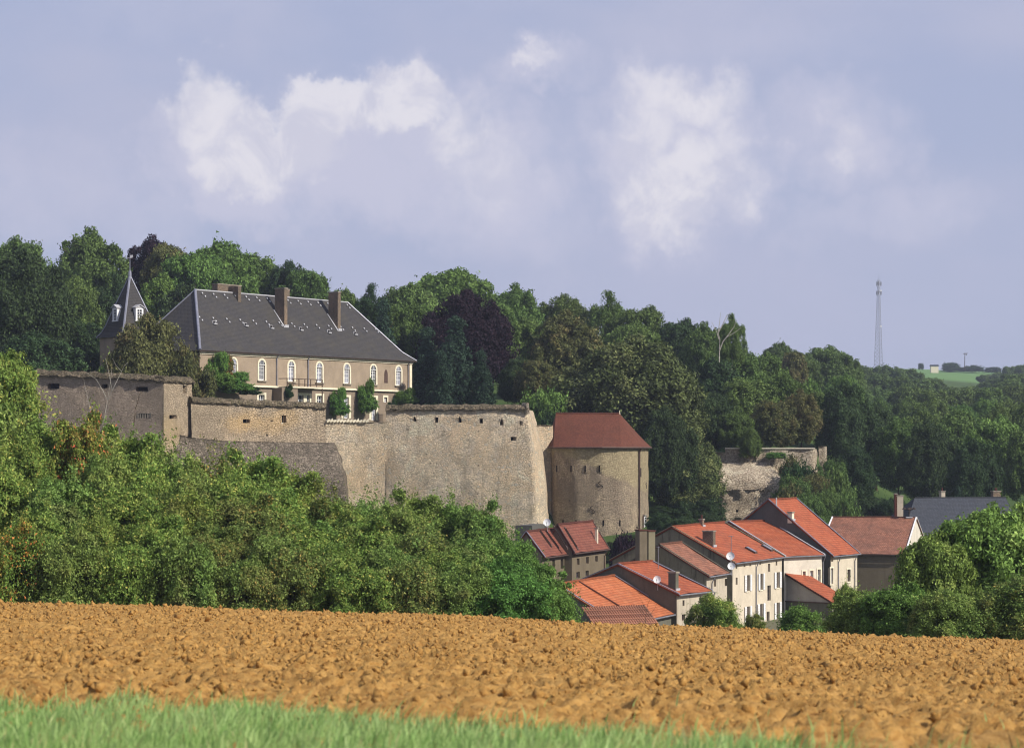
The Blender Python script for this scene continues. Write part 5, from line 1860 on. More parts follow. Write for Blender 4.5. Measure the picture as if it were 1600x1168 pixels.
# ridge near end: match px/py of its right end (1432.5, 808) then slide left
u_ = Vector((math.cos(uC), math.sin(uC))); n_o = Vector((u_.y, -u_.x))
kk = (1432.5 - 800) / FPX
wv = (Ec.x - kk * Ec.y) / (n_o.x - kk * n_o.y)
R_ = Vector((Ec.x, Ec.y)) - n_o * wv
zR_ = (HY - 808.5) / FPX * R_.y
R0 = R_ - u_ * Lc
r0p = (800 + FPX * R0.x / R0.y, HY - FPX * zR_ / R0.y)
hF = village_house('barn like house with rusty brown pantiled roof and pale gable right of the tall house', p0, None, E0.y, r0p, -19, 'render_brown', 'tile_brown', a=-16, L=Lc, gable='cream_pale', ov=.3, vm='white_paint', gut='gutter', down=(1407.5,))
# its rear chimneys
for px, pyt, pyb, ws in ((1406.3, 775, 812, .8), (1400.0, 772, 812, .3)):
    Yc = 285
    q = P(px, pyt, Yc); FF = Path([(q.x - 1, Yc), (q.x + 1, Yc)])
    c_ = MB().fbox(FF, 1 - ws / 2, 1 + ws / 2, -.8, .0, -14, q.z).build('chimney', M['cream_dirty'] if ws > .5 else M['tile_maroon'], hF['root'])
    MB().fbox(FF, 1 - ws / 2 - .05, 1 + ws / 2 + .05, -.85, .05, q.z + .003, q.z + .12).build('chimney_cap', M['grey_stone'], c_)
# siren on its ridge
q = P(1420.5, 808, R_.y)
si = thing('warning_siren', 'dark four armed warning siren on a short post at the pantiled roof ridge', 'siren', (q.x, q.y, q.z))
MB().tube([(q.x, q.y, q.z), (q.x, q.y, q.z + 1.05)], .06, 6).build('post', M['iron'], si)
for dx_, dy_ in ((-.6, 0), (.6, .1), (-.15, -.3), (.25, .4)):
    mb = MB(); c_ = Vector((q.x + dx_, q.y + dy_, q.z + 1.1))
    mb.tube([(q.x, q.y, q.z + .85), (q.x + dx_ * .6, q.y + dy_ * .6, q.z + .92), tuple(c_)], .035, 5)
    mb.tube([tuple(c_ + Vector((0, 0, -.10))), tuple(c_ + Vector((0, 0, .04))), tuple(c_ + Vector((0, 0, .14)))], .30, 10, .05)
    mb.build('siren_horn', M['iron'], si)
MB().fbox(Path([(q.x - .5, q.y), (q.x + .5, q.y)]), .1, .9, -.2, .2, q.z - .05, q.z + .08).build('base_plate', M['zinc_pale'], si)
# slate roofed house behind
YS = 300
root = thing('slate_house', 'house with dark blue slate roof half hidden behind the walnut tree on the right', 'house', (*PX(1490, YS), -19))
q0 = PX(1408, YS - 2); q1 = PX(1600, YS + 2)
FS = Path([q0, q1])
zes = (HY - 838) / FPX * YS; zrs = (HY - 777) / FPX * (YS + 5.5)
sR0 = FS.s_px(1429, -5.5)
mb = MB(); wall(mb, FS, .3, FS.L - .3, -19, zes, []); mb.build('front_wall', M['render_grey_pale'], root)
mb = roofslab(FS, 0, FS.L, .4, zes, -5.5, zrs, skew0=sR0); mb.build('roof', M['slate_blue'], root)
mb = roofslab(FS, 0, FS.L, -11.4, zes, -5.501, zrs - .003, skew0=sR0); mb.build('roof', M['slate_blue'], root)
mb = MB(); mb.poly([FS.pt(0, .4, zes), FS.pt(sR0, -5.5, zrs), FS.pt(0, -11.4, zes)][::-1], [(0, 0), (5, 6), (11, 0)]); mb.build('hip_roof', M['slate_blue'], root)
mb = MB(); mb.poly([FS.pt(.3, 0, -19), FS.pt(.3, 0, zes), FS.pt(.3, -11, zes), FS.pt(.3, -11, -19)]); mb.build('end_wall', M['render_grey_pale'], root)
MB().tube([FS.pt(sR0, -5.5, zrs), FS.pt(FS.L, -5.5, zrs)], .1, 6).build('ridge_tiles', M['slate_blue'], root)
for px, pyt, ws, mt in ((1472, 768, .55, 'cream_dirty'), (1556, 768, 1.1, 'brick_old')):
    s = FS.s_px(px, -6.2)
    chimney(FS, s, -6.2, zrs - 2.5, FS.z_py(pyt, s, -6.2), ws, .8, root, mt, pots=1 if ws < 1 else 2)

# lean-to annex with orange roof against the pale cream house
hx = hD
Fx = hx['F']
sA = Fx.s_px(1228.5)
top0 = Fx.pt(sA, .03, 0); zt_ = (HY - 895) / FPX * top0.y
ux, nx_ = hx['u'], hx['n']
Lx = 3.3
# far lower corner seen at (1301,939): march outwards from the wall along the house normal rotated with the street
dirO = Vector((.80, -.60)).normalized()
kk = (1301 - 800) / FPX
to = -(top0.x - kk * top0.y) / (dirO.x - kk * dirO.y)
A0 = Vector((top0.x, top0.y)); B0 = A0 + dirO * to
zl_ = (HY - 939.5) / FPX * B0.y
lat = Vector((-dirO.y, dirO.x)) * 1.0
kk2 = (1256 - 800) / FPX
tl_ = -(A0.x - kk2 * A0.y) / (lat.x - kk2 * lat.y)
tl_ = max(1.6, min(tl_, 6))
A1_, B1_ = A0 + lat * tl_, B0 + lat * tl_
root = thing('annex', 'grey rendered lean to annex with single orange roof slope in front of the pale house', 'annex', (A0.x, A0.y, -19))
mb = MB(); mb.poly([(B0.x, B0.y, -19), (B0.x, B0.y, zl_ - .1), (A0.x, A0.y, zt_ - .1), (A0.x, A0.y, -19)])
mb.build('side_wall', M['render_grey_pale'], root)
mb = MB(); zzb = (HY - 940) / FPX * A0.y
mb = MB(); lo = Path([A0, B0])
mb.fbox(lo, .0, lo.L, 0.003, .12, -19, (HY - 941) / FPX * (A0.y + B0.y) / 2); mb.build('plinth_wall', M['render_grey'], root)
MB().fbox(lo, -.05, lo.L, .002, .22, (HY - 941) / FPX * (A0.y + B0.y) / 2 + .003, (HY - 941) / FPX * (A0.y + B0.y) / 2 + .12).build('plinth_cap', M['gutter'], root)
mb = MB(); mb.poly([(B0.x, B0.y, -19), (B1_.x, B1_.y, -19), (B1_.x, B1_.y, zl_ - .1), (B0.x, B0.y, zl_ - .1)]); mb.build('front_wall', M['render_grey_pale'], root)
mb = MB(); sl = math.hypot(to, zt_ - zl_)
o2 = -lat.normalized() * .25; oo = dirO * .3
T = [(B0 + o2 + oo, zl_ - .13), (B1_ + oo, zl_ - .13), (A1_, zt_), (A0 + o2, zt_)]
uvs = [(0.01, 0.01), (tl_, 0.01), (tl_, sl), (0.01, sl)]
N = 8
for i in range(N):
    for j in range(N):
        def bq(u, v):
            a = T[0][0].lerp(T[1][0], u).lerp(T[3][0].lerp(T[2][0], u), v)
            return (a.x, a.y, T[0][1] * (1 - v) + T[2][1] * v + .02 * vn(u * 6, v * 5, 2))
        mb.poly([bq(i / N, j / N), bq((i + 1) / N, j / N), bq((i + 1) / N, (j + 1) / N), bq(i / N, (j + 1) / N)], [(tl_ * u + .01, sl * v + .01) for u, v in ((i / N, j / N), ((i + 1) / N, j / N), ((i + 1) / N, (j + 1) / N), (i / N, (j + 1) / N))])
mb.build('roof', M['tile_orange'], root)
mb = MB(); p_, q_ = T[0], T[3]
mb.hexa([(p_[0].x, p_[0].y, p_[1] - .22), (p_[0].x + .05, p_[0].y + .1, p_[1] - .22), (q_[0].x + .05, q_[0].y + .1, q_[1] - .22), (q_[0].x, q_[0].y, q_[1] - .22),
         (p_[0].x, p_[0].y, p_[1] - .01), (p_[0].x + .05, p_[0].y + .1, p_[1] - .01), (q_[0].x + .05, q_[0].y + .1, q_[1] - .01), (q_[0].x, q_[0].y, q_[1] - .01)])
mb.build('fascia', M['tile_maroon'], root)
mb = MB(); mb.poly([(T[3][0].x, T[3][0].y, zt_ + .03), (T[2][0].x, T[2][0].y, zt_ + .03), (T[2][0].x - .3, T[2][0].y + .3, zt_ + .25), (T[3][0].x - .3, T[3][0].y + .3, zt_ + .25)]); mb.build('roof_flashing', M['zinc_pale'], root)

# narrow house with brown tiles
hG = village_house('narrow stained cream house with brown tiled roof left of the long orange roof', (1108, 899.5), (1141, 894.4), 224, (1030, 850.5), -19, 'cream_dirty', 'tile_brown', gable='render_stained', ov=.3, vm='render_grey',
                   holes_px=[(1115.5, 1119, 905, 916), (1132.5, 1136, 903.5, 915)], wins=[SH, SH], gut='pipe', down=(1111,))
# chimney block standing at its gable
s_, d_c = -.9, -hG['w'] - .5
Fg = hG['F']
for px0, px1, pyt, dd in ((999.5, 1011.5, 829, 0), (1013.5, 1024, 830, -1.1)):
    Yq = Fg.pt(0, -hG['w'], 0).y - 1.5 - dd
    a = P(px0, pyt, Yq); b_ = P(px1, pyt, Yq)
    FF = Path([(a.x, Yq), (b_.x, Yq + .3)])
    c_ = MB().fbox(FF, 0, FF.L, -1.0, 0, -13, a.z).build('chimney', M['render_brown'] if dd == 0 else M['render_stained'], hG['root'])
    MB().fbox(FF, -.06, FF.L + .06, -1.06, .06, a.z + .003, a.z + .12).build('chimney_cap', M['tile_maroon'], c_)
# front grey gabled house
hH = village_house('grey gabled house with orange roof and single thin chimney, front right of the nearest roof', (1061, 928), (1113.5, 922.2), 205, (965, 881), -19, 'cream_dirty', 'tile_orange', gable='render_grey', ov=.3, vm='zinc',
                   holes_px=[(1066.5, 1069.5, 937, 946), (1065.5, 1070.5, 959, 969), (1092.5, 1095.5, 933, 941)], wins=[SH, SH, SH], gut='pipe', down=(1111.5,))
roof_chimney(hH, 1058, 921, 895, .55, .75, 'render_grey')
# nearest roof
R1 = P(868.5, 912.5, 195); Rf_Y = 195 * (HY - 912.5) / (HY - 899)
R2 = P(960, 899, Rf_Y)
u_ = Vector((R2.x - R1.x, R2.y - R1.y)); LN = u_.length; u_.normalize(); n_o = Vector((u_.y, -u_.x))
kk = (1057 - 800) / FPX
wv = -(R2.x - kk * R2.y) / (n_o.x - kk * n_o.y)
Ef = Vector((R2.x, R2.y)) + n_o * wv
zEf = (HY - 957.5) / FPX * Ef.y
En = Ef - u_ * LN
hI = village_house('nearest house, low bright orange roof with a raised seam, beside the big bushes', (800 + FPX * En.x / En.y, HY - FPX * zEf / En.y), None, En.y, (868.5, 912.5), -19, 'render_grey', 'tile_bright', a=math.degrees(math.atan2(u_.y, u_.x)), L=LN, gable='render_grey', ov=.3, vm='zinc')
FI = hI['F']
# raised seam down the slope
kI = (hI['ZR'] - hI['ZE']) / (hI['w'] + hI['ov'])
s0_ = FI.s_px(903, -hI['w'])
mb = MB()
pts = [FI.pt(s0_ + .0 * t_, hI['ov'] - (hI['w'] + hI['ov']) * t_, hI['ZE'] + (hI['ZR'] - hI['ZE']) * t_ + .05) for t_ in (1, .75, .5, .25, 0)]
mb.tube(pts, .07, 5); mb.build('roof_seam', M['tile_maroon'], hI['root'])
# pantiled lean-to on its front
pn = Path([P(908, 946, 186).xy, P(1008, 953, 188.5).xy])
zp = (HY - 947.5) / FPX * 187
root = thing('pantile_shed', 'low shed roof of rounded brown pantiles just behind the field edge', 'shed', (*pn.pt(2, 0, 0).xy, -19))
mb = MB()
nc = 26
for i in range(nc):
    s0, s1 = pn.L * i / nc, pn.L * (i + 1) / nc
    c_ = (s0 + s1) / 2; r_ = (s1 - s0) / 2
    for j in range(5):
        t0, t1 = j / 5, (j + 1) / 5
        prev = None
        for q in range(7):
            a = math.pi * q / 6
            x_ = c_ - r_ * .98 * math.cos(a); hgt = .09 * math.sin(a)
            cur = (pn.pt(x_, 2.6 * t0, zp - 1.5 * t0 + hgt), pn.pt(x_, 2.6 * t1 + .05, zp - 1.5 * t1 + hgt * .7))
            if prev:
                mb.poly([prev[1], cur[1], cur[0], prev[0]], [(.01, t1 * 3), (.1, t1 * 3), (.1, t0 * 3), (.01, t0 * 3)])
            prev = cur
mb.build('pantile_roof', M['tile_brown'], root)
MB().fbox(pn, .1, pn.L - .1, .1, 2.4, -19, zp - 1.6).build('wall', M['render_grey'], root)


# ------------------------------------------------------------------ dishes and aerials
def dish(px, py, Y, dia_px, label, face=(-.25, -.95, .28), drop=.9):
    c_ = P(px, py, Y); R_d = dia_px / 2 / FPX * Y
    f = Vector(face).normalized()
    a = f.cross(Vector((0, 0, 1))).normalized(); b_ = f.cross(a)
    root = thing('satellite_dish', label, 'satellite dish', c_, 'satellite dishes on the village roofs')
    mb = MB()
    R3 = 5; S3 = 20
    ringp = []
    for r in range(R3 + 1):
        rr = R_d * r / R3
        ringp.append([c_ + a * math.cos(2 * math.pi * q / S3) * rr + b_ * math.sin(2 * math.pi * q / S3) * rr + f * (.16 * R_d * (r / R3) ** 2 * 1.6) for q in range(S3)])
    for r in range(R3):
        for q in range(S3):
            q1 = (q + 1) % S3
            mb.poly([ringp[r][q], ringp[r][q1], ringp[r + 1][q1], ringp[r + 1][q]])
            mb.poly([ringp[r][q] - f * .03, ringp[r + 1][q] - f * .03, ringp[r + 1][q1] - f * .03, ringp[r][q1] - f * .03])
    for q in range(S3):
        q1 = (q + 1) % S3
        mb.poly([ringp[R3][q], ringp[R3][q1], ringp[R3][q1] - f * .03, ringp[R3][q] - f * .03])
    mb.build('dish_bowl', M['dish'], root)
    tip = c_ + f * R_d * 1.15 - b_ * 0 + Vector((0, 0, -R_d * .25))
    MB().tube([c_ + Vector((0, 0, -R_d)) + f * .1, tip], .018, 5).tube([tip, tip - f * .12], .045, 6).build('feed_arm', M['pipe'], root)
    MB().tube([c_ - f * .06, c_ - f * .22, c_ - f * .22 + Vector((0, 0, -drop))], .03, 6).build('mount', M['zinc_pale'], root)


dish(855, 816, 240, 12, 'white satellite dish on the back of the maroon roof under the rampart', drop=1.4)
dish(1027, 905, 206, 12, 'white satellite dish on the grey gable verge left of the thin chimney')
dish(1141.5, 868.5, 234, 13, 'upper white satellite dish of the pair at the corner of the cream house')
dish(1143, 884, 233.5, 12, 'lower white satellite dish of the pair at the corner of the cream house')


def aerial(px, py0, py1, Y, label, n=4, wpx=10):
    b_ = P(px, py0, Y); t_ = P(px, py1, Y)
    root = thing('tv_aerial', label, 'aerial', b_)
    MB().tube([b_, t_], .035, 5).build('mast_pole', M['pipe'], root)
    h_ = wpx / 2 / FPX * Y
    mb = MB().tube([t_ + Vector((-h_, 0, -.1)), t_ + Vector((h_, .3, -.1))], .02, 4)
    for i in range(n):
        x = -h_ + 2 * h_ * i / (n - 1)
        mb.tube([t_ + Vector((x, -.25, -.1)), t_ + Vector((x, .35, -.1))], .015, 4)
    mb.build('aerial_rods', M['pipe'], root)


aerial(1142.5, 872, 836, 236, 'thin television aerial above the pair of satellite dishes', 3, 8)
aerial(1028.5, 905, 853, 212, 'tall thin aerial rising behind the dish on the grey gable', 3, 5)

# ------------------------------------------------------------------ lattice mast, pole, hut on the skyline
Ym = 1300
bm = P(1373, 580, Ym); tm_ = P(1373.4, 437, Ym)
root = thing('radio_mast', 'tall slender lattice radio mast on the wooded skyline', 'radio mast', (bm.x, bm.y, bm.z - 3))
Hm = tm_.z - bm.z + 3
legs = []
for k3 in range(3):
    a = 2 * math.pi * k3 / 3 + .5
    pts = []
    for i in range(25):
        t_ = i / 24
        r_ = 2.3 * (1 - t_) ** 1.25 + .78
        pts.append(Vector((bm.x + r_ * math.cos(a), bm.y + r_ * math.sin(a), bm.z - 3 + Hm * t_)))
    legs.append(pts)
    MB().tube(pts, .12, 5, .09).build('leg', M['zinc'], root)
mb = MB()
for i in range(24):
    for k3 in range(3):
        p, q = legs[k3], legs[(k3 + 1) % 3]
        mb.tube([p[i], q[i + 1]], .05, 4); mb.tube([q[i], p[i + 1]], .05, 4); mb.tube([p[i], q[i]], .05, 4)
mb.build('lattice_bracing', M['zinc'], root)
for z_, w2, h_ in ((-3.4, 1.3, 2.4), (-8.5, 1.35, 2.2)):
    for k3 in range(3):
        a = 2 * math.pi * k3 / 3 + .2
        cx2, cy2 = bm.x + w2 * math.cos(a), bm.y + w2 * math.sin(a)
        MB().box(cx2 - .28, cx2 + .28, cy2 - .2, cy2 + .2, tm_.z + z_, tm_.z + z_ + h_).build('antenna_panel', M['pipe'], root)
MB().tube([(bm.x, bm.y, tm_.z - .5), (bm.x, bm.y, tm_.z + 3.6)], .08, 5, .04).build('top_rod', M['zinc'], root)
MB().tube([(bm.x + .7, bm.y, tm_.z - .5), (bm.x + .8, bm.y, tm_.z + 1.5)], .06, 5, .04).build('top_rod', M['zinc'], root)
for z_ in (0.0, -20.0):
    MB().tube([(bm.x + 1.2, bm.y, tm_.z + z_ - 6.2), (bm.x + 1.2, bm.y - .5, tm_.z + z_ - 6.2)], .45, 8).build('dish', M['white_paint'], root)
Yp = 1500
pb = P(1507.3, 578, Yp); pt_ = P(1507.6, 551, Yp)
root = thing('utility_pole', 'wooden utility pole with cross arm standing on the green skyline field', 'utility pole', (pb.x, pb.y, pb.z))
MB().tube([pb, pt_], .28, 6, .20).build('pole', M['wood_dark'], root)
MB().tube([pt_ + Vector((-1.2, 0, -.6)), pt_ + Vector((1.9, 0, -.3))], .18, 4).build('cross_arm', M['wood_dark'], root)
MB().tube([pt_ + Vector((.9, 0, -1.7)), pt_ + Vector((.9, 0, -.5))], .35, 6).build('transformer', M['pipe'], root)
Yh = 1650
hb = P(1460.5, 578, Yh)
FH = Path([(hb.x - 3, Yh), (hb.x + 3, Yh)])
root = thing('field_hut', 'tiny pale hut on the skyline left of the utility pole', 'hut', (hb.x, Yh, hb.z - 2))
MB().fbox(FH, .3, 5.7, -4, 0, hb.z - 3, hb.z + 3.0).build('wall', M['white_stone'], root)
roofslab(FH, 0, 6, .3, hb.z + 3.0, -2, hb.z + 4.0, n=3, mrows=2).build('roof', M['slate_blue'], root)
roofslab(FH, 0, 6, -4.3, hb.z + 3.0, -2.001, hb.z + 3.99, n=3, mrows=2).build('roof', M['slate_blue'], root)


# ------------------------------------------------------------------ trees
T_ = tree
# wood behind the manor
T_('oak', 28, 372, 430, 120, 'leaf_mid', 'pale green broadleaf tree topmost at the left edge of the picture', v=0)
T_('holm', 38, 398, 335, 150, 'leaf_dark', 'huge near black tree left of the pointed turret', name='dark_tree')
T_('oak', 142, 360, 420, 118, 'leaf_mid', 'tall green tree whose crown is highest above the bastion, left of the turret spire', v=1)
T_('airy', 118, 425, 380, 90, 'leaf_mid', 'open crowned tree with sky gaps between dark tree and turret')
T_('airy', 178, 430, 385, 80, 'leaf_dark', 'thin dark tree directly behind the turret spire, showing sky through it')
T_('oak', 238, 370, 425, 80, 'leaf_purple', 'dark reddish tree just right of the turret spire at the skyline', name='purple_tree')
T_('oak', 262, 376, 420, 80, 'leaf_olive', 'brownish green tree between the reddish tree and the bright ones above the manor')
T_('oak', 305, 388, 410, 110, 'leaf_bright', 'bright green tree over the left hip of the manor roof')
T_('oak', 352, 376, 425, 120, 'leaf_bright', 'bright domed tree above the manor broad left chimney', v=2)
T_('oak', 255, 430, 375, 90, 'leaf_bright', 'lower fresh green tree right of the turret, in front of taller ones')
T_('oak', 300, 440, 372, 120, 'leaf_dark', 'dark tree tight behind the left end of the slate roof')
T_('oak', 405, 398, 430, 90, 'leaf_mid', 'green tree on the skyline above the middle manor chimneys')
T_('airy', 452, 402, 425, 70, 'leaf_dark', 'ragged dark topped tree on the skyline above the second manor chimney')
T_('oak', 480, 420, 420, 90, 'leaf_mid', 'rounded green tree sloping down to the right manor chimney')
T_('oak', 530, 452, 415, 80, 'leaf_mid', 'small topped green tree right behind the right manor chimney')
T_('airy', 582, 446, 372, 66, 'leaf_dark', 'dark spiky tree standing up right of the manor roof')
T_('cone', 600, 465, 366, 60, 'leaf_conifer', 'dark conifer beside the right hip of the manor', name='conifer', cat='conifer')
T_('oak', 640, 440, 420, 110, 'leaf_mid', 'green tree at the left shoulder of the big domed tree')
T_('oak', 700, 416, 440, 150, 'leaf_bright', 'big domed light green tree, highest right of the manor', v=3)
T_('oak', 632, 470, 372, 90, 'leaf_mid', 'light green tree in front of the dome, just right of the manor roof', v=0)
T_('oak', 668, 478, 385, 80, 'leaf_bright', 'yellowish green tree left of the purple beech top')
T_('holm', 728, 458, 362, 142, 'leaf_purple', 'huge dark purple copper beech behind the great rampart', name='copper_beech')
T_('cone', 712, 490, 345, 82, 'leaf_conifer', 'tall dark green conifer in front of the copper beech', name='conifer', cat='conifer')
T_('cone', 668, 508, 348, 74, 'leaf_conifer', 'blackish conifer right of the manor end wall', name='conifer', cat='conifer')
T_('cone', 752, 545, 338, 60, 'leaf_conifer', 'lower conifer on the right flank of the group above the loopholes', name='conifer', cat='conifer')
T_('cone', 690, 545, 338, 60, 'leaf_conifer', 'short conifer between the two tall ones above the rampart', name='conifer', cat='conifer')
T_('oak', 805, 446, 430, 90, 'leaf_mid', 'green tree at the skyline right of the big dome', v=1)
T_('oak', 770, 470, 410, 90, 'leaf_mid', 'green tree filling the saddle right of the copper beech top')
T_('oak', 830, 498, 380, 95, 'leaf_mid', 'mid green tree between copper beech and olive brown tree', v=2)
T_('holm', 812, 560, 352, 70, 'leaf_dark', 'dark lower tree right of the copper beech foot')
T_('oak', 885, 488, 378, 118, 'leaf_olive', 'olive brown domed tree left above the red tower roof', v=1)
T_('oak', 840, 560, 345, 70, 'leaf_olive', 'olive shrubby tree below the olive dome')
T_('airy', 882, 455, 440, 95, 'leaf_mid', 'airy skyline tree directly above the olive dome')
T_('airy', 948, 458, 435, 80, 'leaf_mid', 'airy skyline tree above the red tower roof')
T_('oak', 1005, 478, 430, 90, 'leaf_mid', 'skyline tree above the large dark oak crown')
T_('oak', 985, 500, 395, 100, 'leaf_mid', 'green tree just above and behind the dark oak crown')
T_('oak', 1062, 498, 425, 85, 'leaf_dark', 'darker skyline tree right of the dark oak crown')
T_('oak', 1100, 506, 415, 80, 'leaf_mid', 'skyline tree left of the bare limbed tree')
T_('holm', 990, 531, 338, 228, 'leaf_holm', 'enormous dark grey green oak right of the red tower roof', name='holm_oak', v=0, rot=1.0)
T_('holm', 1070, 680, 330, 112, 'leaf_holm', 'dark lower tree at the foot of the huge oak, left of the ruined wall', name='holm_oak', rot=2.)
T_('holm', 1040, 640, 327, 92, 'leaf_dark', 'near black tree filling under the huge oak beside the tower', name='holm_oak', rot=4.)
T_('shrub', 850, 608, 326, 66, 'leaf_bright', 'fresh green shrub between great rampart and red tower roof', name='shrub', cat='shrub')
T_('shrub', 868, 640, 322, 60, 'leaf_dark', 'dark shrub behind the low link wall by the tower', name='shrub', cat='shrub')
# dead limbed tree
tb = T_('airy', 1142, 492, 378, 46, 'leaf_mid', 'sparse tree with pale bare limbs sticking above the skyline right of the oak', name='sparse_tree', ybot=None, barkm='bark_pale')
x, y = PX(1128, 372)
mb = MB(); z0 = (HY - 590) / FPX * 372
def br(p0, p1, r):
    mb.tube([p0, (Vector(p0) + Vector(p1)) / 2 + Vector((rngw.uniform(-.3, .3), 0, rngw.uniform(-.2, .2))), p1], r, 5, r * .4)
q_ = lambda a, b_: tuple(P(a, b_, 372))
br(q_(1122, 590), q_(1124, 545), .16); br(q_(1124, 545), q_(1122, 520), .12); br(q_(1122, 520), q_(1136, 492), .08); br(q_(1124, 548), q_(1140, 520), .10); br(q_(1140, 520), q_(1150, 500), .06)
br(q_(1123, 530), q_(1112, 503), .07); br(q_(1136, 526), q_(1158, 512), .06); br(q_(1122, 520), q_(1126, 488), .06)
o = mb.build('dead_tree', M['bark_pale']); tag(o, 'pale leafless trunk with forked limbs in front of the skyline right of the oak', 'dead tree')

# slope right of the oak
rows = [
    ('oak', 1150, 545, 395, 90, 'leaf_mid', 'green tree below the bare limbed tree'),
    ('oak', 1192, 552, 405, 80, 'leaf_mid', 'green tree at the notch where the near wood meets the far hill'),
    ('oak', 1120, 560, 372, 90, 'leaf_dark', 'dark tree right of the upper oak crown'),
    ('oak', 1165, 590, 365, 95, 'leaf_mid', 'round green tree above the ruined wall notch'),
    ('oak', 1110, 610, 352, 70, 'leaf_dark', 'dark tree directly above the left ruined wall'),
    ('oak', 1225, 585, 372, 85, 'leaf_mid', 'green tree above the right ruined wall'),
    ('oak', 1205, 625, 356, 75, 'leaf_olive', 'dull olive tree just behind the right ruined wall'),
    ('bush', 1152, 640, 350, 55, 'leaf_mid', 'rounded bush right behind the ruined wall left part'),
    ('oak', 1250, 610, 362, 70, 'leaf_olive', 'brownish green tree at the right end of the ruined wall'),
    ('oak', 1240, 545, 520, 80, 'leaf_far', 'hazier tree on the far hill right of the near wood'),
    ('far', 1238, 550, 500, 50, 'leaf_olive', 'pale willowy tree on the far hillside', ),
    ('oak', 1290, 540, 560, 95, 'leaf_far', 'big rounded tree on the far hill skyline left of the mast'),
    ('oak', 1215, 535, 600, 60, 'leaf_far', 'small skyline tree just right of the near wood'),
    ('oak', 1322, 556, 560, 60, 'leaf_far', 'tree where the far hill skyline drops left of the mast'),
    ('oak', 1318, 582, 470, 70, 'leaf_bright', 'fresh green round tree under the skyline left of the mast'),
    ('shrub', 1268, 598, 400, 34, 'leaf_bright', 'small very bright green tree crown on the shaded right slope'),
    ('oak', 1276, 610, 395, 65, 'leaf_mid', 'green tree left of the dark valley tree'),
    ('holm', 1318, 600, 375, 95, 'leaf_dark', 'large dark tree right of the ruined wall, above the pantiled roof'),
    ('holm', 1370, 640, 388, 80, 'leaf_dark', 'dark tree above the green meadow patch'),
    ('oak', 1402, 655, 372, 80, 'leaf_mid', 'mid green tree above the slate roof left end'),
    ('holm', 1450, 660, 362, 90, 'leaf_dark', 'dark tree behind the slate roof'),
    ('oak', 1500, 640, 400, 90, 'leaf_mid', 'green tree above the right part of the slate roof'),
    ('oak', 1555, 650, 370, 110, 'leaf_bright', 'brighter green tree above the walnut at the right edge'),
    ('holm', 1520, 690, 345, 80, 'leaf_dark', 'dark low tree between slate roof and hillside'),
    ('oak', 1610, 660, 360, 90, 'leaf_mid', 'green tree cut by the right picture edge above the walnut'),
    ('oak', 1440, 640, 420, 80, 'leaf_mid', 'rounded green tree in the valley middle right'),
    ('cone', 1497, 757, 315, 26, 'leaf_conifer', 'small bluish conifer behind the slate roof chimney'),
]
for r in rows:
    nm = 'conifer' if r[0] == 'cone' else ('shrub' if r[0] in ('shrub', 'bush') else 'broadleaf_tree')
    T_(*r, name=nm, cat='conifer' if nm == 'conifer' else 'tree')
LM = [(60, 'left of the bastion'), (115, 'below the left end of the bastion'), (175, 'below the bastion middle'), (235, 'below the bastion gun slit'), (285, 'below the sunlit bastion corner'), (345, 'below the manor ivy corner'), (400, 'below the ochre stain'),
      (450, 'below the dark talus left part'), (500, 'below the manor balcony'), (545, 'below the right edge of the dark talus'), (600, 'below the french doors'), (650, 'below the first loophole'), (700, 'below the second loophole'), (740, 'below the middle loopholes'),
      (780, 'below the right loopholes'), (815, 'below the broken square hole'), (850, 'below the corner of the great rampart'), (900, 'left of the nearest orange roof'), (1295, 'at the left end of the hillside'), (1330, 'above the tall orange roof'), (1362, 'just left of the mast foot'), (1385, 'straight below the mast'),
      (1412, 'above the pantiled roof chimney'), (1440, 'above the siren'), (1465, 'below the skyline hut'), (1490, 'above the small slate roof chimney'), (1515, 'below the utility pole'), (1540, 'above the slate roof ridge'), (1568, 'above the broad slate roof chimney'),
      (1595, 'beside the right picture edge'), (1640, 'cut by the right picture edge'), (9999, 'beyond the right picture edge')]


def where(px):
    return next(t for q, t in LM if px < q)


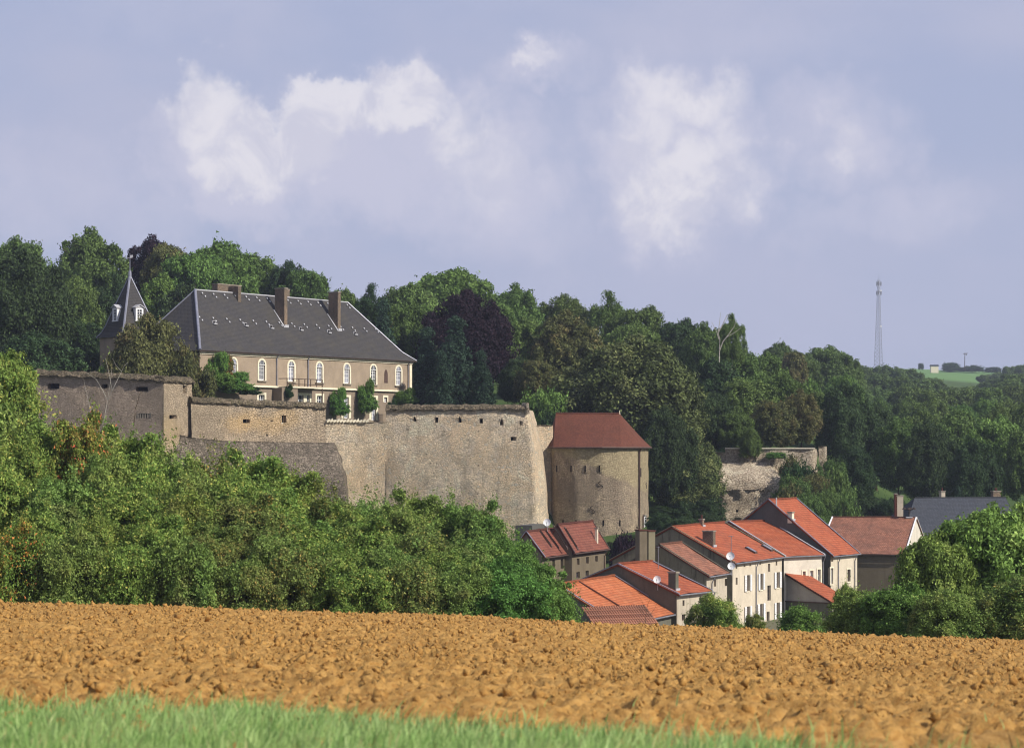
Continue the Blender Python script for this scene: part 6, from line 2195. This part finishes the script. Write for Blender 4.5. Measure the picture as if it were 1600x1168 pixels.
# hillside wood on the right, rows receding into the haze
hr = random.Random(21)
RWS = [(450, 1285, 1680, 52, 655, 630, 'oak', 'leaf_mid'), (520, 1290, 1680, 46, 622, 622, 'oak', 'leaf_mid'), (620, 1330, 1690, 46, 600, 606, 'far', 'leaf_far'),
       (740, 1335, 1690, 42, 582, 598, 'far', 'leaf_far'), (900, 1345, 1690, 38, 572, 592, 'far', 'leaf_far')]
lbl = ['broadleaf trees massed on the near part of the right hillside', 'broadleaf trees massed in the second rank of the right hillside', 'broadleaf trees in the middle rank of the right hillside below the mast',
       'broadleaf trees in the hazy rank of the right hillside', 'broadleaf trees in the highest hazy rank under the mast']
RK_ = ['large nearest hillside tree', 'tree in the second hillside rank', 'tree in the middle hillside rank', 'hazy tree in the fourth hillside rank', 'small hazy tree in the topmost hillside rank']
for q, (Yw, x0, x1, wd_, t0, t1, key, mt) in enumerate(RWS):
    x = x0
    x1 = min(x1, 1660)
    while x < x1:
        f = (x - x0) / (x1 - x0)
        top = t0 + (t1 - t0) * f + hr.uniform(-8, 8)
        if q == 4:
            top = float(np.interp(x, [1345, 1400, 1425, 1450, 1480, 1530, 1560, 1620], [570, 572, 576, 590, 600, 600, 590, 582])) + hr.uniform(-4, 4)
        if q == 3:
            top = max(top, float(np.interp(x, [1345, 1440, 1480, 1530, 1600], [582, 590, 606, 606, 590]))) + hr.uniform(-3, 3)
        T_(key, x, top, Yw + hr.uniform(-18, 18), wd_ * hr.uniform(1.1, 1.5), hr.choice([mt, mt, mt, 'leaf_mid', 'leaf_bright' if q < 3 else 'leaf_far', 'leaf_dark' if q < 2 else mt]), RK_[q] + ' ' + where(x), group=lbl[q])
        x += wd_ * hr.uniform(.75, 1.0)
# skyline shrubs round the field
for px, top, w_, Ys, l in ((1486, 566, 26, 1690, 'small dark thicket on the skyline between hut and utility pole'), (1520, 571, 34, 1690, 'low dark hedge on the skyline right of the utility pole'),
                           (1552, 573, 26, 1690, 'low dark shrubs farther right on the skyline'), (1439, 567, 8, 1700, 'tiny lone dark tree on the bare skyline left of the hut'), (1500, 574, 50, 1700, 'low dark hedgerow at the foot of the utility pole')):
    T_('shrub', px, top, Ys, w_, 'leaf_dark', l, name='shrub', cat='shrub')
for px, top, w_ in ((1577, 572, 26), (1596, 570, 34), (1540, 585, 26), (1560, 582, 30)):
    T_('far', px, top, 1250, w_, 'leaf_far', 'hazy skyline tree at the right edge, ' + {1577: 'left of the last one', 1596: 'cut by the frame', 1540: 'lower left one', 1560: 'lower middle one'}[px], group='hazy skyline trees at the right edge')

T_('bush', 1062, 770, 327, 60, 'leaf_dark', 'dark bush under the lower holm oak, above the orange roofs', name='garden_bush', cat='bush')
T_('bush', 1105, 775, 327, 56, 'leaf_dark', 'dark bush left of the pale rock face', name='garden_bush', cat='bush')
T_('bush', 1028, 790, 325, 50, 'leaf_dark', 'dark bush at the right foot of the tower', name='garden_bush', cat='bush')
for px_, tp_, yy_, ww_, l_ in ((1033, 800, 300, 44, 'added dark bush standing for tree shade behind the tall cream chimney'), (1072, 806, 298, 44, 'added dark bush standing for tree shade, peeping over the stained gable'), (948, 846, 287, 40, 'added dark bush standing for tree shade left of the purple shrub'), (915, 850, 287, 30, 'small added dark bush standing for tree shade at the tower foot'),  # these bushes are added; dark leaves stand in for tree shadow on the slope
                          (1362, 772, 325, 60, 'black green hedge in shade above the pantiled roof'), (1395, 776, 322, 50, 'dark hedge left of the slate roof'), (1330, 780, 318, 40, 'dark shaded bush above the pantiled roof left end'), (1104, 800, 300, 40, 'dark bush behind the small chimney of the orange roof')):
    T_('bush', px_, tp_, yy_, ww_, 'leaf_dark', l_, name='garden_bush', cat='bush')
# green bank below the ruined wall
bank = [(1236, 716, 338, 36, 'leaf_olive'), (1248, 722, 335, 50, 'leaf_ivy_dark'), (1240, 742, 325, 60, 'leaf_mid'), (1275, 735, 330, 60, 'leaf_olive'), (1300, 718, 335, 60, 'leaf_mid'), (1236, 762, 318, 46, 'leaf_olive'),
        (1262, 765, 310, 62, 'leaf_mid'), (1295, 760, 315, 56, 'leaf_mid'), (1310, 742, 322, 46, 'leaf_mid'), (1216, 768, 326, 26, 'leaf_ivy_dark'), (1322, 775, 300, 40, 'leaf_mid'), (1335, 700, 345, 70, 'leaf_dark')]
BL = ['brownish shrub at the right edge of the pale rubble slope', 'dark shrub hugging the right ruined wall foot', 'green shrub low on the bank just right of the rubble slope', 'green bush in the middle of the bank', 'green bush at the upper right of the bank', 'olive shrub above the tall orange roof ridge start',
      'green bush directly above the tall orange roof ridge', 'green bush above the pantiled roof left end', 'dark green shrub at the right end of the bank', 'dark small shrub where the rock face meets the orange roof', 'shrub at the corner between tall orange roof and pantiled roof', 'dark bush right of the broken masonry stump']
for i, (px, top, Yb, w_, mt) in enumerate(bank):
    T_('shrub' if w_ < 55 else 'bush', px, top, Yb, w_, mt, BL[i], name='shrub', cat='shrub', group='shrubs on the bank below the ruined wall')
T_('bush', 1172, 668, 341, 34, 'leaf_mid', 'leafy shrub pushing through the notch in the ruined wall', name='shrub', cat='shrub', ybot=722)
T_('shrub', 1212, 706, 340.5, 30, 'leaf_ivy', 'ivy clump hanging on the right ruined wall', name='ivy', cat='ivy', ybot=718)

# bush behind the bastion, plants of the terrace
T_('holm', 228, 499, 300, 150, 'leaf_olive', 'wide olive green tree standing behind the bastion in front of the turret', name='garden_tree', v=0, rot=.4)
T_('bush', 288, 545, 297.5, 96, 'leaf_olive', 'lower olive bush behind the bastion corner', name='garden_bush', cat='bush')
T_('bush', 165, 560, 297.5, 80, 'leaf_hedge_brown', 'straggly yellowish bush above the bastion parapet', name='garden_bush', cat='bush')
T_('oak', 60, 520, 318, 130, 'leaf_dark', 'dark low tree above the left part of the bastion')
T_('oak', 130, 500, 340, 80, 'leaf_dark', 'dark green tree left below the turret eaves')


def climber(pxc, top, bot, wpx, d, mat, label, F=FC):
    s = F.s_px(pxc); z1 = F.z_py(top, s, d); z0 = F.z_py(bot, s, d)
    p = F.pt(s, d, z0)
    root = thing('climbing_plant', label, 'climbing plant', p)
    ws = wpx / FPX * p.y
    H = z1 - z0
    u = (F.p[1] - F.p[0]).normalized(); nn = Vector((u.y, -u.x))
    parts_ = [(0, 0, 1.0, .60), (-.22, .32, .60, .52), (.16, .50, .62, .50), (.12, .10, 1.15, .42), (-.05, .22, .9, .5)]
    for q, (ds, dz, sw, sh) in enumerate(parts_):
        me, Wd, Hp, tmx = PROTO['shrub'][tn.randrange(2)]
        c_ = bpy.data.objects.new('foliage', me); C.objects.link(c_); c_.parent = root
        c_.location = (ds * ws * 1.2, -.1 * q, dz * H)
        c_.scale = (ws * sw * .85 / Wd, ws * sw * .75 / Wd, H * sh / Hp)
        c_.rotation_euler = (0, 0, tn.uniform(0, 6))
        c_.material_slots[0].link = 'OBJECT'; c_.material_slots[0].material = M[mat]
    return root


climber(332, 549, 618, 52, .5, 'leaf_ivy', 'green climbing vine over the left corner of the manor')
climber(347, 556, 614, 30, .6, 'leaf_vine_red', 'reddening climbing vine left of the first arched window')
climber(354, 580, 618, 52, 1.2, 'leaf_ivy', 'green vine spreading at the foot of the manor left corner')
climber(372, 604, 618, 36, 2.0, 'leaf_ivy_dark', 'low dark green shrub under the first arched window')
climber(434.5, 600, 624, 14, 1.9, 'leaf_ivy_dark', 'dark ivy column at the left end of the balcony')
climber(519, 604, 655, 27, 1.2, 'leaf_ivy', 'large green climber left of the first french door')
climber(563, 592, 650, 27, 1.2, 'leaf_ivy', 'large green climber between the two french doors')
climber(623, 606, 634, 32, 1.4, 'leaf_bright', 'light green shrub at the right corner of the manor')
climber(592, 622, 656, 16, 2.5, 'leaf_ivy_dark', 'dark ivy at the start of the great rampart')

# ------------------------------------------------------------------ hedgerow at the end of the field
HG = 'bushes of the tall hedgerow between field and rampart'
hedge = [
    # px, top, Y, width, mat, key, label
    (-30, 600, 132, 150, 'leaf_hedge_green', 'tallbush', None),
    (60, 630, 130, 150, 'leaf_hedge', 'tallbush', 'yellow green hedge bush below the left end of the bastion'),
    (130, 640, 128, 110, 'leaf_autumn', 'tallbush', 'hedge bush with orange tinged leaves at its top, below the bastion'),
    (200, 662, 130, 130, 'leaf_hedge', 'tallbush', 'hedge bush reaching up to the bastion corner'),
    (262, 682, 128, 130, 'leaf_hedge', 'tallbush', 'hedge bush just right of the bastion corner'),
    (330, 694, 130, 130, 'leaf_hedge_brown', 'tallbush', 'hedge bush under the ochre stained opening'),
    (395, 700, 127, 130, 'leaf_hedge', 'tallbush', 'hedge bush in front of the dark talus left part'),
    (455, 724, 128, 120, 'leaf_hedge', 'tallbush', 'hedge bush in front of the dark talus middle'),
    (515, 760, 126, 120, 'leaf_hedge_brown', 'tallbush', 'hedge bush at the right foot of the dark talus'),
    (580, 764, 132, 100, 'leaf_hedge_green', 'tallbush', 'darker green bush with tufted top under the terrace wall'),
    (645, 762, 130, 110, 'leaf_hedge_green', 'tallbush', 'tufted green bush under the first loopholes'),
    (705, 772, 131, 90, 'leaf_hedge_green', 'tallbush', 'green bush under the middle loopholes'),
    (750, 780, 129, 90, 'leaf_hedge_green', 'tallbush', 'green bush with loose twigs against the great rampart'),
    (800, 830, 126, 100, 'leaf_ivy', 'tallbush', 'bush left of the maroon roofs'),
    (845, 880, 122, 90, 'leaf_ivy', 'bush', 'rightmost hedge bush, beside the nearest orange roof'),
    (-10, 700, 118, 130, 'leaf_hedge', 'tallbush', 'hedge bush at the left picture edge, middle height'),
    (95, 730, 117, 130, 'leaf_hedge_green', 'tallbush', None),
    (190, 742, 118, 140, 'leaf_hedge', 'tallbush', None),
    (290, 752, 117, 130, 'leaf_hedge', 'tallbush', None),
    (385, 770, 117, 140, 'leaf_hedge_brown', 'tallbush', None),
    (480, 800, 117, 130, 'leaf_hedge', 'tallbush', None),
    (570, 806, 118, 130, 'leaf_hedge', 'tallbush', None),
    (660, 815, 117, 120, 'leaf_hedge_brown', 'tallbush', None),
    (735, 828, 117, 110, 'leaf_hedge_green', 'tallbush', None),
    (790, 862, 115, 100, 'leaf_ivy', 'bush', None),
    (25, 815, 108, 120, 'leaf_autumn', 'bush', 'low bush with scattered red leaves at the left picture edge'),
    (110, 830, 107.5, 120, 'leaf_hedge_green', 'bush', None),
    (200, 842, 108, 120, 'leaf_hedge', 'bush', None),
    (290, 838, 107.5, 120, 'leaf_hedge_green', 'bush', None),
    (385, 868, 107.5, 110, 'leaf_hedge_brown', 'bush', None),
    (465, 858, 108, 110, 'leaf_hedge_brown', 'bush', None),
    (550, 875, 107.5, 110, 'leaf_hedge', 'bush', None),
    (640, 868, 108, 120, 'leaf_hedge_brown', 'bush', None),
    (725, 880, 108, 110, 'leaf_hedge_green', 'bush', 'fresh green low bush at the field edge, below the right loopholes'),
    (800, 893, 108, 110, 'leaf_ivy', 'bush', 'darker low bush at the field edge near the orange roofs'),
    (858, 908, 108, 80, 'leaf_ivy', 'bush', None),
]
for px, top, Yb, w_, mt, key in ((30, 655, 124, 110, 'leaf_hedge', 'tallbush'), (165, 690, 123, 100, 'leaf_hedge_green', 'tallbush'), (232, 712, 124, 110, 'leaf_hedge', 'tallbush'), (300, 720, 122, 100, 'leaf_hedge_green', 'tallbush'), (362, 730, 122, 110, 'leaf_hedge', 'tallbush'),
                                (430, 750, 121, 110, 'leaf_hedge', 'tallbush'), (60, 780, 112, 90, 'leaf_hedge', 'tallbush'), (150, 790, 112, 100, 'leaf_hedge', 'tallbush'), (245, 795, 112, 100, 'leaf_hedge', 'tallbush'), (335, 812, 112, 100, 'leaf_hedge_brown', 'tallbush'),
                                (425, 822, 112, 100, 'leaf_hedge_green', 'tallbush'), (515, 835, 112, 100, 'leaf_hedge', 'tallbush'), (605, 842, 112, 100, 'leaf_hedge_green', 'tallbush'), (690, 850, 112, 100, 'leaf_hedge', 'tallbush'), (540, 785, 122, 90, 'leaf_hedge', 'tallbush'), (620, 788, 123, 90, 'leaf_hedge_green', 'tallbush')):
    hedge.append((px, top, Yb, w_, mt, key, ('bush two thirds up the hedgerow, ' if Yb > 115 else 'bush just above the field edge row, ') + where(px)))
GL = {'tallbush': 'one of the leafy bushes filling the middle of the hedgerow', 'bush': 'one of the lowest bushes along the far edge of the ploughed field'}
for px, top, Yb, w_, mt, key, l in hedge:
    T_(key, px, top, Yb, w_ * 1.12, mt, l or (('leafy bush half way up the hedgerow, ' if key == 'tallbush' else 'low bush at the field edge, ') + where(px)), name='hedge_bush', cat='bush', group=HG)
# tree leaning in at the left edge
T_('walnut', 6, 545, 150, 115, 'leaf_hedge', 'yellow green leafy tree leaning in at the left edge above the hedge')
# bare twigs over the bastion
def twigs(name, label, pts, Y, mat):
    mb = MB()
    for a, b_, r in pts:
        p0, p1 = P(*a, Y), P(*b_, Y)
        mid = (p0 + p1) / 2 + Vector((rngw.uniform(-.05, .05), rngw.uniform(-.2, .2), rngw.uniform(-.05, .05)))
        mb.tube([p0, mid, p1], r * .62, 5, r * .3)
    o = mb.build(name, M[mat]); tag(o, label, 'sapling')


twigs('bare_sapling', 'pale bare forked sapling against the shaded bastion', [((160, 690), (168, 625), .04), ((168, 625), (150, 592), .03), ((168, 625), (190, 580), .03), ((150, 592), (135, 582), .02), ((190, 580), (200, 566), .02), ((168, 625), (175, 575), .02),
      ((145, 660), (132, 600), .025), ((132, 600), (128, 590), .015), ((175, 610), (165, 560), .02), ((190, 580), (176, 560), .015), ((150, 650), (140, 620), .02)], 133, 'bark_pale')
twigs('bare_sapling', 'dark thin bent stem rising before the bastion gun slit', [((209, 665), (211, 640), .05), ((211, 640), (218, 615), .04), ((218, 615), (225, 608), .03)], 134, 'bark')
twigs('bare_branch', 'pale bare branch sticking out of the green bushes under the rampart', [((618, 812), (626, 798), .03), ((626, 798), (634, 784), .02)], 124, 'bark_pale')

# right hand trees by the field
T_('walnut', 1540, 790, 124, 190, 'leaf_walnut', 'large bright walnut tree at the right edge beside the field', name='walnut_tree', v=0)
T_('walnut', 1462, 828, 122, 130, 'leaf_walnut', 'walnut tree shoulder on the left, in front of the pantiled house', name='walnut_tree', v=1)
T_('walnut', 1610, 780, 128, 140, 'leaf_walnut', 'walnut tree cut by the right picture edge', name='walnut_tree', v=1)
T_('bush', 1348, 922, 116, 110, 'leaf_hedge_green', 'bushy shrub left foot of the walnuts by the annex', name='hedge_bush', cat='bush')
T_('bush', 1410, 912, 114, 110, 'leaf_ivy', 'dark green shrub under the left walnut', name='hedge_bush', cat='bush')
T_('bush', 1480, 915, 111, 110, 'leaf_hedge_green', 'leafy shrub at the field edge under the walnuts', name='hedge_bush', cat='bush')
T_('bush', 1585, 900, 111, 130, 'leaf_hedge_brown', 'dull brownish shrub at the right picture edge by the field', name='hedge_bush', cat='bush')
T_('bush', 1118, 928, 150, 84, 'leaf_hedge', 'loose green bush in front of the cream house', name='garden_bush', cat='bush')
T_('bush', 1252, 946, 150, 84, 'leaf_ivy', 'bright green rounded bush in front of the annex', name='garden_bush', cat='bush')
T_('bush', 1180, 958, 140, 40, 'leaf_hedge_brown', 'thin grey brown shrub between the two green garden bushes', name='garden_bush', cat='bush')
T_('shrub', 977, 832, 262, 46, 'leaf_purple', 'dark purple spiky shrub at the foot of the tower', name='purple_shrub', cat='shrub')
T_('bush', 1320, 905, 175, 40, 'leaf_hedge', 'pale green shrub beside the tall cream house corner', name='garden_bush', cat='bush')
twigs('bare_shrub', 'leafless brown shrub in front of the nearest orange roof', [((1008, 975), (1010, 955), .03), ((1010, 955), (1003, 938), .02), ((1010, 955), (1016, 935), .02), ((1012, 962), (1024, 948), .02), ((1009, 960), (998, 950), .02), ((1016, 935), (1013, 928), .015), ((1024, 948), (1030, 938), .012), ((1003, 938), (998, 932), .012)], 140, 'bark')
HAZE = 0.00013

# ------------------------------------------------------------------ thin summer haze
m = bpy.data.materials.new('haze'); m.use_nodes = True
nt = m.node_tree; nt.nodes.clear()
oo = nt.nodes.new('ShaderNodeOutputMaterial'); pv = nt.nodes.new('ShaderNodeVolumePrincipled')
pv.inputs['Color'].default_value = (.72, .80, 1.0, 1)
pv.inputs['Density'].default_value = HAZE
pv.inputs['Anisotropy'].default_value = .2
nt.links.new(pv.outputs[0], oo.inputs['Volume'])
hz = MB().box(-1400, 2200, -200, 6200, -31, 115).build('haze', m)
tag(hz, 'thin bluish air haze over the whole valley', 'haze'); hz['kind'] = 'stuff'
